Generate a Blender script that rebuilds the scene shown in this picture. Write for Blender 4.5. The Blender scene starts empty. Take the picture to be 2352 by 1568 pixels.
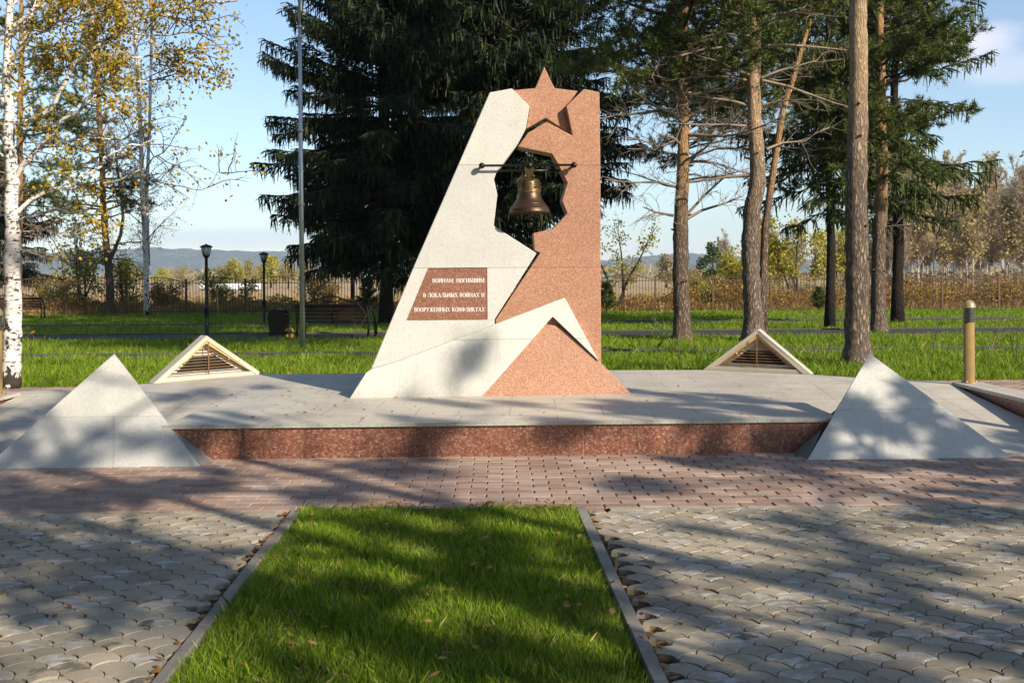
import bpy, bmesh, math, random
import numpy as np
from mathutils import Vector, Matrix
PI = math.pi
SC = bpy.context.scene
COL = SC.collection

# ------------------------------------------------------------------ camera, world, sun, exposure
F, CX, CY, HOR, ROLL, EYE = 2350.0, 1176.0, 784.0, 144.0, 0.006, 1.6
cam = bpy.data.cameras.new('camera'); co = bpy.data.objects.new('camera', cam); COL.objects.link(co)
cam.sensor_width = 36.0; cam.lens = 36.0 * F / 2352.0
cam.shift_y = -HOR / 2352.0
cam.clip_start = 0.1; cam.clip_end = 20000
co.location = (0, 0, EYE)
co.rotation_euler = (Matrix.Rotation(PI / 2, 3, 'X') @ Matrix.Rotation(-ROLL, 3, 'Z')).to_euler()
SC.camera = co
SUN_AZ, SUN_EL = math.radians(45), math.radians(27.5)       # azimuth: from behind the camera towards the right
SDIR = Vector((math.sin(SUN_AZ) * math.cos(SUN_EL), -math.cos(SUN_AZ) * math.cos(SUN_EL), math.sin(SUN_EL)))
sl = bpy.data.lights.new('sun', 'SUN'); so = bpy.data.objects.new('sun', sl); COL.objects.link(so)
sl.energy = 5.0; sl.angle = math.radians(0.45); sl.color = (1.0, 0.88, 0.70)
so.rotation_euler = (-SDIR).to_track_quat('-Z', 'Y').to_euler(); so.location = (20, -20, 40)

W = bpy.data.worlds.new('World'); SC.world = W; W.use_nodes = True
wn = W.node_tree; wn.nodes.clear()
def wnode(t, **k):
    n = wn.nodes.new(t)
    for a, b in k.items(): setattr(n, a, b)
    return n
wo = wnode('ShaderNodeOutputWorld'); bg = wnode('ShaderNodeBackground'); sky = wnode('ShaderNodeTexSky')
sky.sky_type = 'NISHITA'; sky.sun_disc = False; sky.sun_elevation = SUN_EL
sky.sun_rotation = math.atan2(SDIR.x, SDIR.y)
sky.air_density = 1.0; sky.dust_density = 0.35; sky.ozone_density = 1.5; sky.altitude = 200
bg.inputs['Strength'].default_value = 0.13
def cloud_mask(px, py, rx, ry, scale, lo, hi):
    """soft cloud round one direction of the sky"""
    a = (px - CX) / F; b = -(py - 640) / F
    tc = wnode('ShaderNodeTexCoord')
    mp = wnode('ShaderNodeMapping'); mp.vector_type = 'POINT'
    v = Vector((a, 1, b)).normalized()
    mp.inputs['Location'].default_value = (-v.x / rx, 0, -v.z / ry)
    mp.inputs['Scale'].default_value = (1 / rx, 0, 1 / ry)
    wn.links.new(tc.outputs['Generated'], mp.inputs['Vector'])
    ln = wnode('ShaderNodeVectorMath', operation='LENGTH'); wn.links.new(mp.outputs[0], ln.inputs[0])
    nz = wnode('ShaderNodeTexNoise'); nz.inputs['Scale'].default_value = scale; nz.inputs['Detail'].default_value = 5
    mp2 = wnode('ShaderNodeMapping'); mp2.inputs['Scale'].default_value = (1, 1, 2.2)
    wn.links.new(tc.outputs['Generated'], mp2.inputs['Vector']); wn.links.new(mp2.outputs[0], nz.inputs['Vector'])
    ad = wnode('ShaderNodeMath', operation='MULTIPLY_ADD'); wn.links.new(nz.outputs['Fac'], ad.inputs[0])
    ad.inputs[1].default_value = -0.8; wn.links.new(ln.outputs['Value'], ad.inputs[2])
    mr = wnode('ShaderNodeMapRange', interpolation_type='SMOOTHSTEP')
    mr.inputs['From Min'].default_value = hi; mr.inputs['From Max'].default_value = lo
    wn.links.new(ad.outputs[0], mr.inputs['Value'])
    dt = wnode('ShaderNodeSeparateXYZ'); wn.links.new(tc.outputs['Generated'], dt.inputs[0])
    st = wnode('ShaderNodeMath', operation='GREATER_THAN'); wn.links.new(dt.outputs['Y'], st.inputs[0]); st.inputs[1].default_value = 0
    ml = wnode('ShaderNodeMath', operation='MULTIPLY'); wn.links.new(mr.outputs[0], ml.inputs[0]); wn.links.new(st.outputs[0], ml.inputs[1])
    return ml.outputs[0]
prev = sky.outputs[0]
for (px, py, rx, ry, sc_, lo, hi, colr, amt) in [
        (2218, 110, .050, .024, 14, -.2, .62, (7.4, 6.6, 7.0, 1), .6),
        (2310, 165, .05, .02, 14, -.1, .6, (7.2, 6.8, 7.2, 1), .3),
        (560, 545, .16, .016, 9, -.1, .6, (5.4, 5.5, 6.3, 1), .5),
        (1500, 600, .25, .025, 7, -.1, .8, (6.2, 6.3, 6.8, 1), .45)]:
    mk = cloud_mask(px, py, rx, ry, sc_, lo, hi)
    sc_n = wnode('ShaderNodeMath', operation='MULTIPLY'); wn.links.new(mk, sc_n.inputs[0]); sc_n.inputs[1].default_value = amt
    mx = wnode('ShaderNodeMixRGB'); wn.links.new(sc_n.outputs[0], mx.inputs[0]); wn.links.new(prev, mx.inputs[1])
    mx.inputs[2].default_value = colr; prev = mx.outputs[0]
wn.links.new(prev, bg.inputs['Color']); wn.links.new(bg.outputs[0], wo.inputs[0])
SC.view_settings.view_transform = 'Standard'; SC.view_settings.look = 'None'
SC.view_settings.exposure = 0.5; SC.view_settings.gamma = 1.0
SC.render.engine = 'CYCLES'
SC.cycles.max_bounces = 5; SC.cycles.diffuse_bounces = 3; SC.cycles.glossy_bounces = 2; SC.cycles.transmission_bounces = 2
SC.cycles.volume_bounces = 0; SC.cycles.transparent_max_bounces = 4
SC.cycles.caustics_reflective = False; SC.cycles.caustics_refractive = False

# ------------------------------------------------------------------ from the photograph's geometry to metres
def ray(px, py):
    dx, dy = px - CX, py - CY
    return (dx - ROLL * dy) / F, (dy + ROLL * dx + HOR) / F
def at(px, py, d):
    a, b = ray(px, py); return Vector((a * d, d, EYE - b * d))
def gnd(px, py, z=0.0):
    a, b = ray(px, py); d = (EYE - z) / b; return Vector((a * d, d, z))
def onplane(px, py, d0, t):
    a, b = ray(px, py); return at(px, py, d0 / (1 - t * a))

# ------------------------------------------------------------------ mesh helpers
class MB:
    """collects vertices and faces, linked as ONE mesh object"""
    def __init__(s): s.v = []; s.f = []; s.n = 0; s.sm = []
    def add(s, v, f, smooth=False):
        v = np.asarray(v, dtype=np.float64).reshape(-1, 3)
        s.v.append(v)
        if isinstance(f, np.ndarray): s.f.append(f + s.n)
        else: s.f.append([[i + s.n for i in q] for q in f])
        s.sm.append(smooth); s.n += len(v); return s
    def box(s, x0, x1, y0, y1, z0, z1, m=None, bev=0):
        if bev:
            b = bev
            v = []
            for z, i in ((z0, 0), (z1 - b, 0), (z1, b)):
                v += [(x0 + i, y0 + i, z), (x1 - i, y0 + i, z), (x1 - i, y1 - i, z), (x0 + i, y1 - i, z)]
            f = [(3, 2, 1, 0), (8, 9, 10, 11)]
            for k in (0, 4): f += [(k + i, k + (i + 1) % 4, k + 4 + (i + 1) % 4, k + 4 + i) for i in range(4)]
        else:
            v = [(x, y, z) for z in (z0, z1) for (x, y) in ((x0, y0), (x1, y0), (x1, y1), (x0, y1))]
            f = [(3, 2, 1, 0), (4, 5, 6, 7)] + [(i, (i + 1) % 4, 4 + (i + 1) % 4, 4 + i) for i in range(4)]
        if m is not None: v = [m @ Vector(p) for p in v]
        return s.add(v, f)
    def prism(s, a, b):
        """side walls and caps between two outlines"""
        n = len(a); v = list(a) + list(b)
        f = [tuple(range(n)), tuple(range(2 * n - 1, n - 1, -1))] + [(i, n + i, n + (i + 1) % n, (i + 1) % n) for i in range(n)]
        return s.add(v, f)
    def tube(s, pts, rad, k=8, cap=True, wob=0, rng=None, smooth=True):
        pts = [Vector(p) for p in pts]; n = len(pts)
        if not hasattr(rad, '__len__'): rad = [rad] * n
        v = []; ref = Vector((.13, .31, .94))
        for i, p in enumerate(pts):
            t = (pts[min(i + 1, n - 1)] - pts[max(i - 1, 0)]).normalized()
            if abs(t.dot(ref)) > .9: ref = Vector((1, .1, 0))
            u = (ref - t * t.dot(ref)).normalized(); w = t.cross(u); ref = u
            for j in range(k):
                a = 2 * PI * j / k; r = rad[i] * (1 + (rng.uniform(-wob, wob) if wob else 0))
                v.append(p + u * (r * math.cos(a)) + w * (r * math.sin(a)))
        f = [(i * k + j, i * k + (j + 1) % k, (i + 1) * k + (j + 1) % k, (i + 1) * k + j) for i in range(n - 1) for j in range(k)]
        if cap: f += [tuple(range(k - 1, -1, -1)), tuple(range((n - 1) * k, n * k))]
        return s.add(v, f, smooth)
    def lathe(s, prof, k=24, o=(0, 0, 0), smooth=True, cap=True):
        n = len(prof); v = [(o[0] + r * math.cos(2 * PI * j / k), o[1] + r * math.sin(2 * PI * j / k), o[2] + z) for r, z in prof for j in range(k)]
        f = [(i * k + j, i * k + (j + 1) % k, (i + 1) * k + (j + 1) % k, (i + 1) * k + j) for i in range(n - 1) for j in range(k)]
        if cap: f += [tuple(range(k - 1, -1, -1)), tuple(range((n - 1) * k, n * k))]
        return s.add(v, f, smooth)
    def ball(s, c, r, k=14, m=9, sq=1.0):
        return s.lathe([(max(1e-4, r * math.sin(PI * i / m)), -r * sq * math.cos(PI * i / m)) for i in range(m + 1)], k, c)
    def sticks(s, p0, p1, r0, r1, k=4):
        p0, p1 = np.asarray(p0, float).reshape(-1, 3), np.asarray(p1, float).reshape(-1, 3); n = len(p0)
        if n == 0: return s
        r0 = np.broadcast_to(np.asarray(r0, float), (n,)); r1 = np.broadcast_to(np.asarray(r1, float), (n,))
        t = p1 - p0; t /= np.linalg.norm(t, axis=1, keepdims=True) + 1e-9
        ref = np.where(np.abs(t[:, 2:3]) < .8, np.array([[0, 0, 1.]]), np.array([[1., 0, 0]]))
        u = np.cross(t, ref); u /= np.linalg.norm(u, axis=1, keepdims=True) + 1e-9; w = np.cross(t, u)
        a = np.arange(k) * 2 * PI / k
        ring = u[:, None, :] * np.cos(a)[None, :, None] + w[:, None, :] * np.sin(a)[None, :, None]
        v = np.concatenate([p0[:, None] + ring * r0[:, None, None], p1[:, None] + ring * r1[:, None, None]], axis=1).reshape(-1, 3)
        j = np.arange(k); q = np.stack([j, (j + 1) % k, k + (j + 1) % k, k + j], axis=1)
        f = (np.arange(n)[:, None, None] * 2 * k + q[None]).reshape(-1, 4)
        return s.add(v, f, True)
    def cards(s, c, ax, sd, ln, wd, tip=0.25):
        """leaf-like faces: centre line from c along ax, width along sd; tip = end width share"""
        n = len(c)
        if n == 0: return s
        ln = np.broadcast_to(ln, (n,))[:, None]; wd = np.broadcast_to(wd, (n,))[:, None]
        a = c - sd * wd * .5 * .35; b = c + sd * wd * .5 * .35
        m1 = c + ax * ln * .5 + sd * wd * .5; m0 = c + ax * ln * .5 - sd * wd * .5
        e1 = c + ax * ln + sd * wd * .5 * tip; e0 = c + ax * ln - sd * wd * .5 * tip
        v = np.stack([a, b, m1, e1, e0, m0], axis=1).reshape(-1, 3)
        f = np.arange(n)[:, None] * 6 + np.arange(6)[None]
        return s.add(v, f)
    def tris(s, p, q, r):
        n = len(p); v = np.stack([p, q, r], axis=1).reshape(-1, 3)
        return s.add(v, np.arange(n * 3).reshape(-1, 3))
    def mesh(s, name, off=None):
        me = bpy.data.meshes.new(name)
        V = np.concatenate(s.v) if s.v else np.zeros((0, 3))
        if off is not None: V = V - np.asarray(off)[None]
        tot, idx, smo = [], [], []
        for f, sm in zip(s.f, s.sm):
            if isinstance(f, np.ndarray):
                tot.append(np.full(len(f), f.shape[1])); idx.append(f.reshape(-1)); smo.append(np.full(len(f), sm))
            else:
                tot.append(np.array([len(q) for q in f])); idx.append(np.array([i for q in f for i in q])); smo.append(np.full(len(f), sm))
        tot = np.concatenate(tot); idx = np.concatenate(idx); smo = np.concatenate(smo)
        me.vertices.add(len(V)); me.vertices.foreach_set('co', V.astype(np.float32).ravel())
        me.loops.add(len(idx)); me.loops.foreach_set('vertex_index', idx.astype(np.int32))
        me.polygons.add(len(tot)); st = np.concatenate([[0], np.cumsum(tot)[:-1]])
        me.polygons.foreach_set('loop_start', st.astype(np.int32)); me.polygons.foreach_set('loop_total', tot.astype(np.int32))
        me.polygons.foreach_set('use_smooth', smo.astype(bool))
        me.update(calc_edges=True); me.validate()
        return me
    def build(s, name, mat, parent=None, world=True):
        """world=True: the vertices are world positions and get moved into the parent's frame"""
        off = None
        if parent is not None and world:
            p = parent; off = np.zeros(3)
            while p is not None: off += np.array(p.location); p = p.parent
        me = s.mesh(name, off); me.materials.append(mat)
        o = bpy.data.objects.new(name, me); COL.objects.link(o); o.parent = parent
        return o
def tag(o, label=None, cat=None, group=None, kind=None):
    if label: o['label'] = label
    if cat: o['category'] = cat
    if group: o['group'] = group
    if kind: o['kind'] = kind
    return o
def thing(name, label, cat, loc=(0, 0, 0), rz=0, group=None):
    o = bpy.data.objects.new(name, None); COL.objects.link(o); o.location = loc; o.rotation_euler = (0, 0, rz)
    o.empty_display_size = .2
    return tag(o, label, cat, group)
def dup(o, loc=None, rz=None, label=None, scale=None, parent=None):
    c = o.copy(); COL.objects.link(c)
    if parent is not None: c.parent = parent
    if loc is not None: c.location = loc
    if rz is not None: c.rotation_euler = (0, 0, rz)
    if scale is not None: c.scale = scale if hasattr(scale, '__len__') else (scale,) * 3
    if label: c['label'] = label
    for ch in list(o.children): dup(ch, parent=c)
    return c

# ------------------------------------------------------------------ materials
class N:
    def __init__(s, name, rough=.6, spec=.3, metal=0.0):
        s.m = bpy.data.materials.new(name); s.m.use_nodes = True; s.t = s.m.node_tree
        s.b = s.t.nodes['Principled BSDF']; s.out = s.t.nodes['Material Output']
        s.b.inputs['Roughness'].default_value = rough; s.b.inputs['Metallic'].default_value = metal
        s.b.inputs['Specular IOR Level'].default_value = spec
    def n(s, t, ins=None, **k):
        nd = s.t.nodes.new(t)
        for a, b in k.items(): setattr(nd, a, b)
        for a, b in (ins or {}).items(): s.set(nd.inputs[a], b)
        return nd
    def set(s, sock, v):
        if hasattr(v, 'is_linked') or hasattr(v, 'links'): s.t.links.new(v, sock)
        else:
            if sock.type == 'RGBA' and len(v) == 3: v = (*v, 1)
            sock.default_value = v
    def co(s, kind='Object', scale=None, rot=None):
        tc = s.n('ShaderNodeTexCoord'); o = tc.outputs[kind]
        if scale is not None or rot is not None:
            o = s.n('ShaderNodeMapping', {'Vector': o, 'Scale': scale or (1, 1, 1), 'Rotation': rot or (0, 0, 0)}).outputs[0]
        return o
    def noise(s, scale, detail=4, vec=None, rough=.5, out='Fac'):
        return s.n('ShaderNodeTexNoise', {'Scale': scale, 'Detail': detail, 'Roughness': rough, 'Vector': vec if vec is not None else s.co()}).outputs[out]
    def vor(s, scale, vec=None, feature='F1', out='Color'):
        return s.n('ShaderNodeTexVoronoi', {'Scale': scale, 'Vector': vec if vec is not None else s.co()}, feature=feature).outputs[out]
    def ramp(s, fac, stops, interp='LINEAR'):
        r = s.n('ShaderNodeValToRGB', {'Fac': fac}); e = r.color_ramp; e.interpolation = interp
        while len(e.elements) < len(stops): e.elements.new(.5)
        for el, (p, c) in zip(e.elements, stops): el.position = p; el.color = (*c, 1) if len(c) == 3 else c
        return r.outputs['Color']
    def rng(s, v, a, b, c=0., d=1., smooth=True):
        return s.n('ShaderNodeMapRange', {'Value': v, 'From Min': a, 'From Max': b, 'To Min': c, 'To Max': d}, interpolation_type='SMOOTHSTEP' if smooth else 'LINEAR').outputs[0]
    def mix(s, f, a, b, mode='MIX'):
        return s.n('ShaderNodeMixRGB', {0: f, 1: a, 2: b}, blend_type=mode).outputs[0]
    def math(s, op, a, b=0., c=None):
        d = {0: a, 1: b}
        if c is not None: d[2] = c
        return s.n('ShaderNodeMath', d, operation=op).outputs[0]
    def xyz(s, v, i): return s.n('ShaderNodeSeparateXYZ', {0: v}).outputs[i]
    def isl(s): return s.n('ShaderNodeNewGeometry').outputs['Random Per Island']
    def bump(s, h, strength=.3, dist=.01):
        s.set(s.b.inputs['Normal'], s.n('ShaderNodeBump', {'Height': h, 'Strength': strength, 'Distance': dist}).outputs[0]); return s
    def col(s, c): s.set(s.b.inputs['Base Color'], c); return s
    def thin(s, c, amount=.35):
        """leaf: part of the light goes through"""
        s.col(c)
        tr = s.n('ShaderNodeBsdfTranslucent', {'Color': c})
        mx = s.n('ShaderNodeMixShader', {0: amount, 1: s.b.outputs[0], 2: tr.outputs[0]})
        s.t.links.new(mx.outputs[0], s.out.inputs['Surface']); return s
MAT = {}
def plain(name, c, rough=.5, spec=.3, metal=0., var=.12, scale=9, bump=0):
    k = N(name, rough, spec, metal); nz = k.noise(scale, 5)
    k.col(k.ramp(nz, [(.3, tuple(x * (1 - var) for x in c)), (.7, tuple(min(1, x * (1 + var)) for x in c))]))
    if bump: k.bump(k.noise(scale * 14, 4), bump, .004)
    MAT[name] = k.m; return k.m

def granite(name, grains, scale, rough=.45, stain=None, joints=None, spec=.4, streak=0, wobble=.10, coarse=.5):
    """polished or sawn granite: crystals of several colours, slight clouding, optional slab joints"""
    k = N(name, rough, spec); oc = k.co()
    g = k.ramp(k.xyz(k.vor(scale, oc), 0), grains, 'CONSTANT')
    g2 = k.ramp(k.xyz(k.vor(scale * coarse, oc), 1), grains, 'CONSTANT')
    c = k.mix(.35, g, g2)
    cl = k.noise(1.7, 4, oc, .6)
    c = k.mix(1, c, k.ramp(cl, [(.3, (1 - wobble,) * 3), (.7, (1 + wobble * .3,) * 3)]), 'MULTIPLY')
    if wobble > .15:
        c = k.mix(k.rng(k.noise(.9, 6, oc, .7), .52, .72, 0, .38), c, (.30, .26, .20)); c = k.mix(k.rng(k.noise(4.5, 5, oc, .7), .60, .72, 0, .30), c, (.26, .22, .17))
    if streak:                                         # rain marks run down the face
        sv = k.co('Object', (7, 7, .55)); sn = k.noise(2.2, 4, sv, .6)
        c = k.mix(k.rng(sn, .55, .78, 0, streak), c, (.30, .28, .22))
    if stain:
        z = k.xyz(oc, 2); sn = k.noise(3.5, 4, oc, .65)
        f = k.math('MULTIPLY', k.rng(k.math('ADD', z, k.math('MULTIPLY', sn, .5)), stain[0], stain[1], 1, 0), stain[2])
        c = k.mix(f, c, (.24, .20, .13))
    if joints: c = joints(k, oc, c)
    k.col(c)
    k.bump(k.noise(scale * .9, 3, oc), .12, .003)
    MAT[name] = k.m; return k.m
WG = [(0, (.50, .51, .495)), (.12, (.58, .58, .555)), (.55, (.64, .64, .61)), (.88, (.52, .525, .51)), (.965, (.26, .26, .255))]
PG = [(0, (.34, .15, .088)), (.25, (.42, .20, .12)), (.55, (.48, .26, .165)), (.78, (.56, .39, .29)), (.92, (.20, .115, .085))]
RG = [(0, (.18, .065, .043)), (.3, (.26, .105, .07)), (.6, (.33, .152, .105)), (.84, (.50, .345, .26)), (.93, (.09, .055, .045))]
def zlines(levels, w=.0035, colr=(.25, .22, .18)):
    def fn(k, oc, c):
        z = k.xyz(oc, 2)
        for i_, lv in enumerate(levels): c = k.mix(k.math('GREATER_THAN', z, lv), c, k.mix(1, c, ((1.07, 1.06, 1.03), (.95, .953, .96))[i_ % 2], 'MULTIPLY'))
        for lv in levels:
            f = k.math('LESS_THAN', k.math('ABSOLUTE', k.math('SUBTRACT', z, lv)), w)
            c = k.mix(k.math('MULTIPLY', f, .8), c, colr)
        return c
    return fn
def slabs(w, h, off=.5, ms=.006, rot=0, colr=(.22, .2, .17), tint=.08, shift=(0, 0, 0)):
    def fn(k, oc, c):
        mp = k.n('ShaderNodeMapping', {'Vector': oc, 'Rotation': (0, 0, rot), 'Location': shift}).outputs[0]
        br = k.n('ShaderNodeTexBrick', {'Vector': mp, 'Scale': 1.0, 'Mortar Size': ms, 'Brick Width': w, 'Row Height': h, 'Mortar Smooth': .2,
                 'Color1': (1 - tint,) * 3, 'Color2': (1, 1, 1), 'Mortar': colr}, offset=off)
        c = k.mix(1, c, br.outputs['Color'], 'MULTIPLY')
        return c
    return fn
ZT1 = at(1050, 378, 11.4).z; ZT2 = at(1050, 615, 11.4).z
granite('white_granite', WG, 210, .5, joints=zlines([ZT1 - .31, ZT2 - .31]), streak=.10)
granite('white_granite_foot', WG, 210, .5, stain=(.0, .5, .5), joints=zlines([.62]), streak=.34)
granite('white_granite_pyramid', [(p, tuple(x * .88 for x in c)) for p, c in WG], 220, .55, stain=(-.1, .3, .3), joints=zlines([.385], .0025, (.36, .35, .33)), streak=.12)
granite('tan_granite', [(p, tuple(x * q for x, q in zip(c, (.86, .80, .68)))) for p, c in WG], 200, .55)
granite('pink_granite', PG, 150, .4, joints=zlines([ZT1 - .31, ZT2 - .31], colr=(.2, .08, .05)), streak=.05)
granite('pink_granite_foot', PG, 150, .45, stain=(-.25, .2, .25), streak=.04)
granite('plaque_granite', [(0, (.20, .085, .056)), (.3, (.27, .122, .08)), (.6, (.32, .16, .108)), (.85, (.43, .285, .215)), (.94, (.10, .06, .05))], 130, .3)
def vjoint(k, oc, c):
    x = k.math('FRACT', k.math('DIVIDE', k.math('ADD', k.xyz(oc, 0), .12), .505))
    f = k.math('LESS_THAN', k.math('ABSOLUTE', k.math('SUBTRACT', x, .5)), .007)
    pn = k.n('ShaderNodeTexWhiteNoise', {0: k.math('FLOOR', k.math('DIVIDE', k.math('ADD', k.xyz(oc, 0), .12 - .2525), .505))}, noise_dimensions='1D')
    pn.inputs['W'].default_value = 0
    k.t.links.new(k.math('FLOOR', k.math('SUBTRACT', k.math('DIVIDE', k.math('ADD', k.xyz(oc, 0), .12), .505), .5)), pn.inputs['W'])
    c = k.mix(1, c, k.ramp(pn.outputs['Value'], [(0, (.78, .78, .8)), (1, (1.08, 1.06, 1.04))]), 'MULTIPLY')
    ch = k.noise(5, 5, oc, .7)
    c = k.mix(k.rng(ch, .58, .75, 0, .35), c, (.42, .33, .28))
    return k.mix(k.math('MULTIPLY', f, k.rng(k.noise(11, 2, oc), .35, .65, .05, .5)), c, (.42, .32, .27))
granite('red_granite', RG, 85, .28, joints=vjoint, spec=.5)
DG = [(0, (.54, .49, .41)), (.3, (.64, .585, .495)), (.6, (.70, .645, .55)), (.9, (.50, .45, .38)), (.97, (.38, .34, .29))]
granite('deck_granite', DG, 150, .55, stain=None, joints=slabs(.9, .6, .5, .004, .018, tint=.07, colr=(.42, .36, .3)), streak=0, wobble=.22)
granite('ramp_granite', [(p, tuple(x * .93 for x in c)) for p, c in DG], 150, .6, joints=slabs(.6, .55, .0, .004, .018, tint=.07, colr=(.4, .35, .3)), wobble=.2)
granite('edge_granite', [(0, (.36, .37, .32)), (.4, (.48, .49, .43)), (.8, (.30, .33, .27)), (.93, (.2, .2, .17))], 150, .5)
plain('shade_black', (.02, .02, .02), .9)
plain('grout', (.30, .29, .27), .9)
plain('steel_black', (.022, .021, .021), .32, .5, .6, .2, 30)
plain('cream_paint', (.78, .77, .74), .6)
plain('lettering_white', (.85, .85, .86), .5)
plain('vent_gold', (.62, .38, .13), .42, .5, .25, .15, 12)
plain('slat_brown', (.24, .135, .06), .5, .4, .2, .2, 12)
plain('bollard_gold', (.40, .27, .095), .36, .5, .3, .10, 8)
plain('bollard_dome', (.38, .31, .14), .3, .5, .2, .08, 8)
plain('bollard_louvre', (.25, .24, .25), .35, .5, .7, .15, 12)
plain('lamp_metal', (.018, .016, .016), .45, .5, .3, .2, 14)
plain('pole_steel', (.55, .56, .56), .38, .5, .55, .12, 6)
plain('fence_paint', (.13, .07, .045), .6, .3, 0, .2, 4)
plain('bench_wood', (.03, .013, .010), .5, .4, 0, .3, 7)
plain('bin_metal', (.028, .016, .014), .42, .5, .3, .2, 9)
plain('stake_wood', (.62, .40, .17), .7, .2, 0, .15, 12)
plain('kerb_concrete', (.27, .245, .21), .85, .2, 0, .22, 5, .3)
plain('path_asphalt', (.055, .05, .046), .9, .2, 0, .25, 3, .4)
plain('path_kerb', (.10, .092, .082), .9, .2, 0, .2, 4)
plain('bale_wrap', (.80, .81, .82), .4)
plain('pylon_steel', (.22, .2, .2), .6)
gl = N('lamp_glass', .35, .4); gl.col((.62, .64, .58)); gl.b.inputs['Transmission Weight'].default_value = .15; MAT['lamp_glass'] = gl.m
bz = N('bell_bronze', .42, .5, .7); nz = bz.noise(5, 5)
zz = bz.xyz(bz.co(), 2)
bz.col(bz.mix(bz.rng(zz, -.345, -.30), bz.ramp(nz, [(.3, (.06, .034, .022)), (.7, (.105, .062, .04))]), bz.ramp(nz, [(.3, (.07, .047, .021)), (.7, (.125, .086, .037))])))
bz.bump(bz.noise(22, 5), .18, .01); MAT['bell_bronze'] = bz.m
plain('bell_relief', (.15, .106, .046), .42, .5, .7, .15, 30)

# paving: one colour per stone (each stone is an island of its mesh)
k = N('paver_grey', .9, .25); oc = k.co(); r = k.isl()
c = k.ramp(r, [(0, (.375, .32, .235)), (.5, (.44, .38, .285)), (1, (.51, .445, .34))])
c = k.mix(k.rng(k.noise(1.1, 4, oc), .45, .72, 0, .6), c, (.16, .138, .10))
c = k.mix(k.math('MULTIPLY', k.rng(k.noise(6, 4, oc, .65), .5, .62), k.rng(k.n('ShaderNodeTexWhiteNoise', {1: k.math('ADD', r, 3.7)}, noise_dimensions='1D').outputs[0], .8, .86)), c, (.15, .13, .095))
chalk = k.math('MULTIPLY', k.rng(k.noise(10, 5, k.co('Object', (1, 1.9, 1)), .62), .47, .60), k.rng(k.n('ShaderNodeTexWhiteNoise', {1: r}, noise_dimensions='1D').outputs[0], .72, .80))
c = k.mix(k.math('MULTIPLY', chalk, .75), c, (.66, .64, .63))
c = k.mix(k.rng(k.noise(140, 3, oc), .3, .7, 0, .35), c, (.16, .145, .115))
k.col(c); k.bump(k.noise(160, 4, oc), .35, .003); MAT['paver_grey'] = k.m
k = N('brick_red', .88, .25); oc = k.co(); r = k.isl()
c = k.ramp(r, [(0, (.33, .22, .17)), (.35, (.40, .28, .22)), (.7, (.45, .33, .265)), (1, (.50, .39, .32))])
c = k.mix(k.rng(k.noise(1.6, 4, oc), .45, .75, 0, .4), c, (.17, .105, .08))
c = k.mix(k.rng(k.noise(7, 5, k.co('Object', (1, 3, 1)), .7), .58, .72, 0, .4), c, (.5, .43, .39))
c = k.mix(k.rng(k.noise(130, 3, oc), .3, .7, 0, .3), c, (.2, .13, .1))
k.col(c); k.bump(k.noise(150, 4, oc), .35, .003); MAT['brick_red'] = k.m
k = N('joint_sand', .95, .1); k.col(k.ramp(k.noise(40, 4), [(.3, (.055, .042, .03)), (.7, (.13, .10, .07))])); MAT['joint_sand'] = k.m
k = N('soil', .95, .1); k.col(k.ramp(k.noise(9, 5), [(.3, (.03, .024, .014)), (.7, (.05, .05, .02))])); MAT['soil'] = k.m
k = N('lawn', .95, .1); nz = k.noise(2.5, 6)
k.col(k.ramp(nz, [(.25, (.035, .06, .012)), (.55, (.06, .105, .018)), (.8, (.10, .14, .03))])); k.bump(k.noise(30, 4), .8, .05); MAT['lawn'] = k.m
k = N('field', .95, .1); nz = k.noise(.09, 6, None, .6); n2 = k.noise(1.2, 5)
c = k.ramp(nz, [(.3, (.42, .29, .155)), (.5, (.50, .36, .20)), (.7, (.43, .32, .16))])
k.col(k.mix(k.rng(n2, .35, .7, 0, .4), c, (.17, .12, .06))); k.bump(n2, .6, .2); MAT['field'] = k.m
k = N('hill_forest', .95, .05); oc = k.co()
a = k.vor(.045, k.co('Object', (1, 1, 1.6))); nz = k.noise(.006, 5, oc, .6)
c = k.ramp(k.xyz(a, 0), [(0, (.035, .05, .02)), (.35, (.10, .075, .03)), (.6, (.17, .10, .04)), (.85, (.07, .08, .03)), (1, (.2, .14, .06))])
c = k.mix(k.rng(nz, .4, .62, 0, .7), c, (.03, .05, .03)); k.col(c); k.bump(k.noise(.05, 4, oc), 1, 10); MAT['hill_forest'] = k.m
def leaf(name, stops, thru=.3, rough=.6, spec=.25):
    k = N(name, rough, spec); k.thin(k.ramp(k.isl(), stops), thru); MAT[name] = k.m
leaf('grass_blade', [(0, (.08, .17, .010)), (.35, (.165, .30, .016)), (.65, (.285, .43, .024)), (.88, (.42, .50, .05)), (1, (.62, .53, .24))], .4, .42)
leaf('lawn_blade', [(0, (.09, .17, .012)), (.4, (.17, .28, .016)), (.75, (.27, .38, .024)), (.93, (.36, .43, .04)), (1, (.52, .46, .18))], .4, .5)
leaf('dry_blade', [(0, (.30, .18, .07)), (.4, (.45, .30, .14)), (.75, (.56, .40, .20)), (1, (.34, .28, .09))], .3, .7)
leaf('birch_leaf', [(0, (.22, .21, .025)), (.3, (.44, .34, .035)), (.6, (.60, .42, .05)), (.82, (.52, .28, .04)), (1, (.20, .23, .03))], .4, .45)
leaf('yellow_green_leaf', [(0, (.20, .22, .03)), (.4, (.36, .35, .04)), (.75, (.50, .44, .05)), (1, (.58, .40, .07))], .4)
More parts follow.
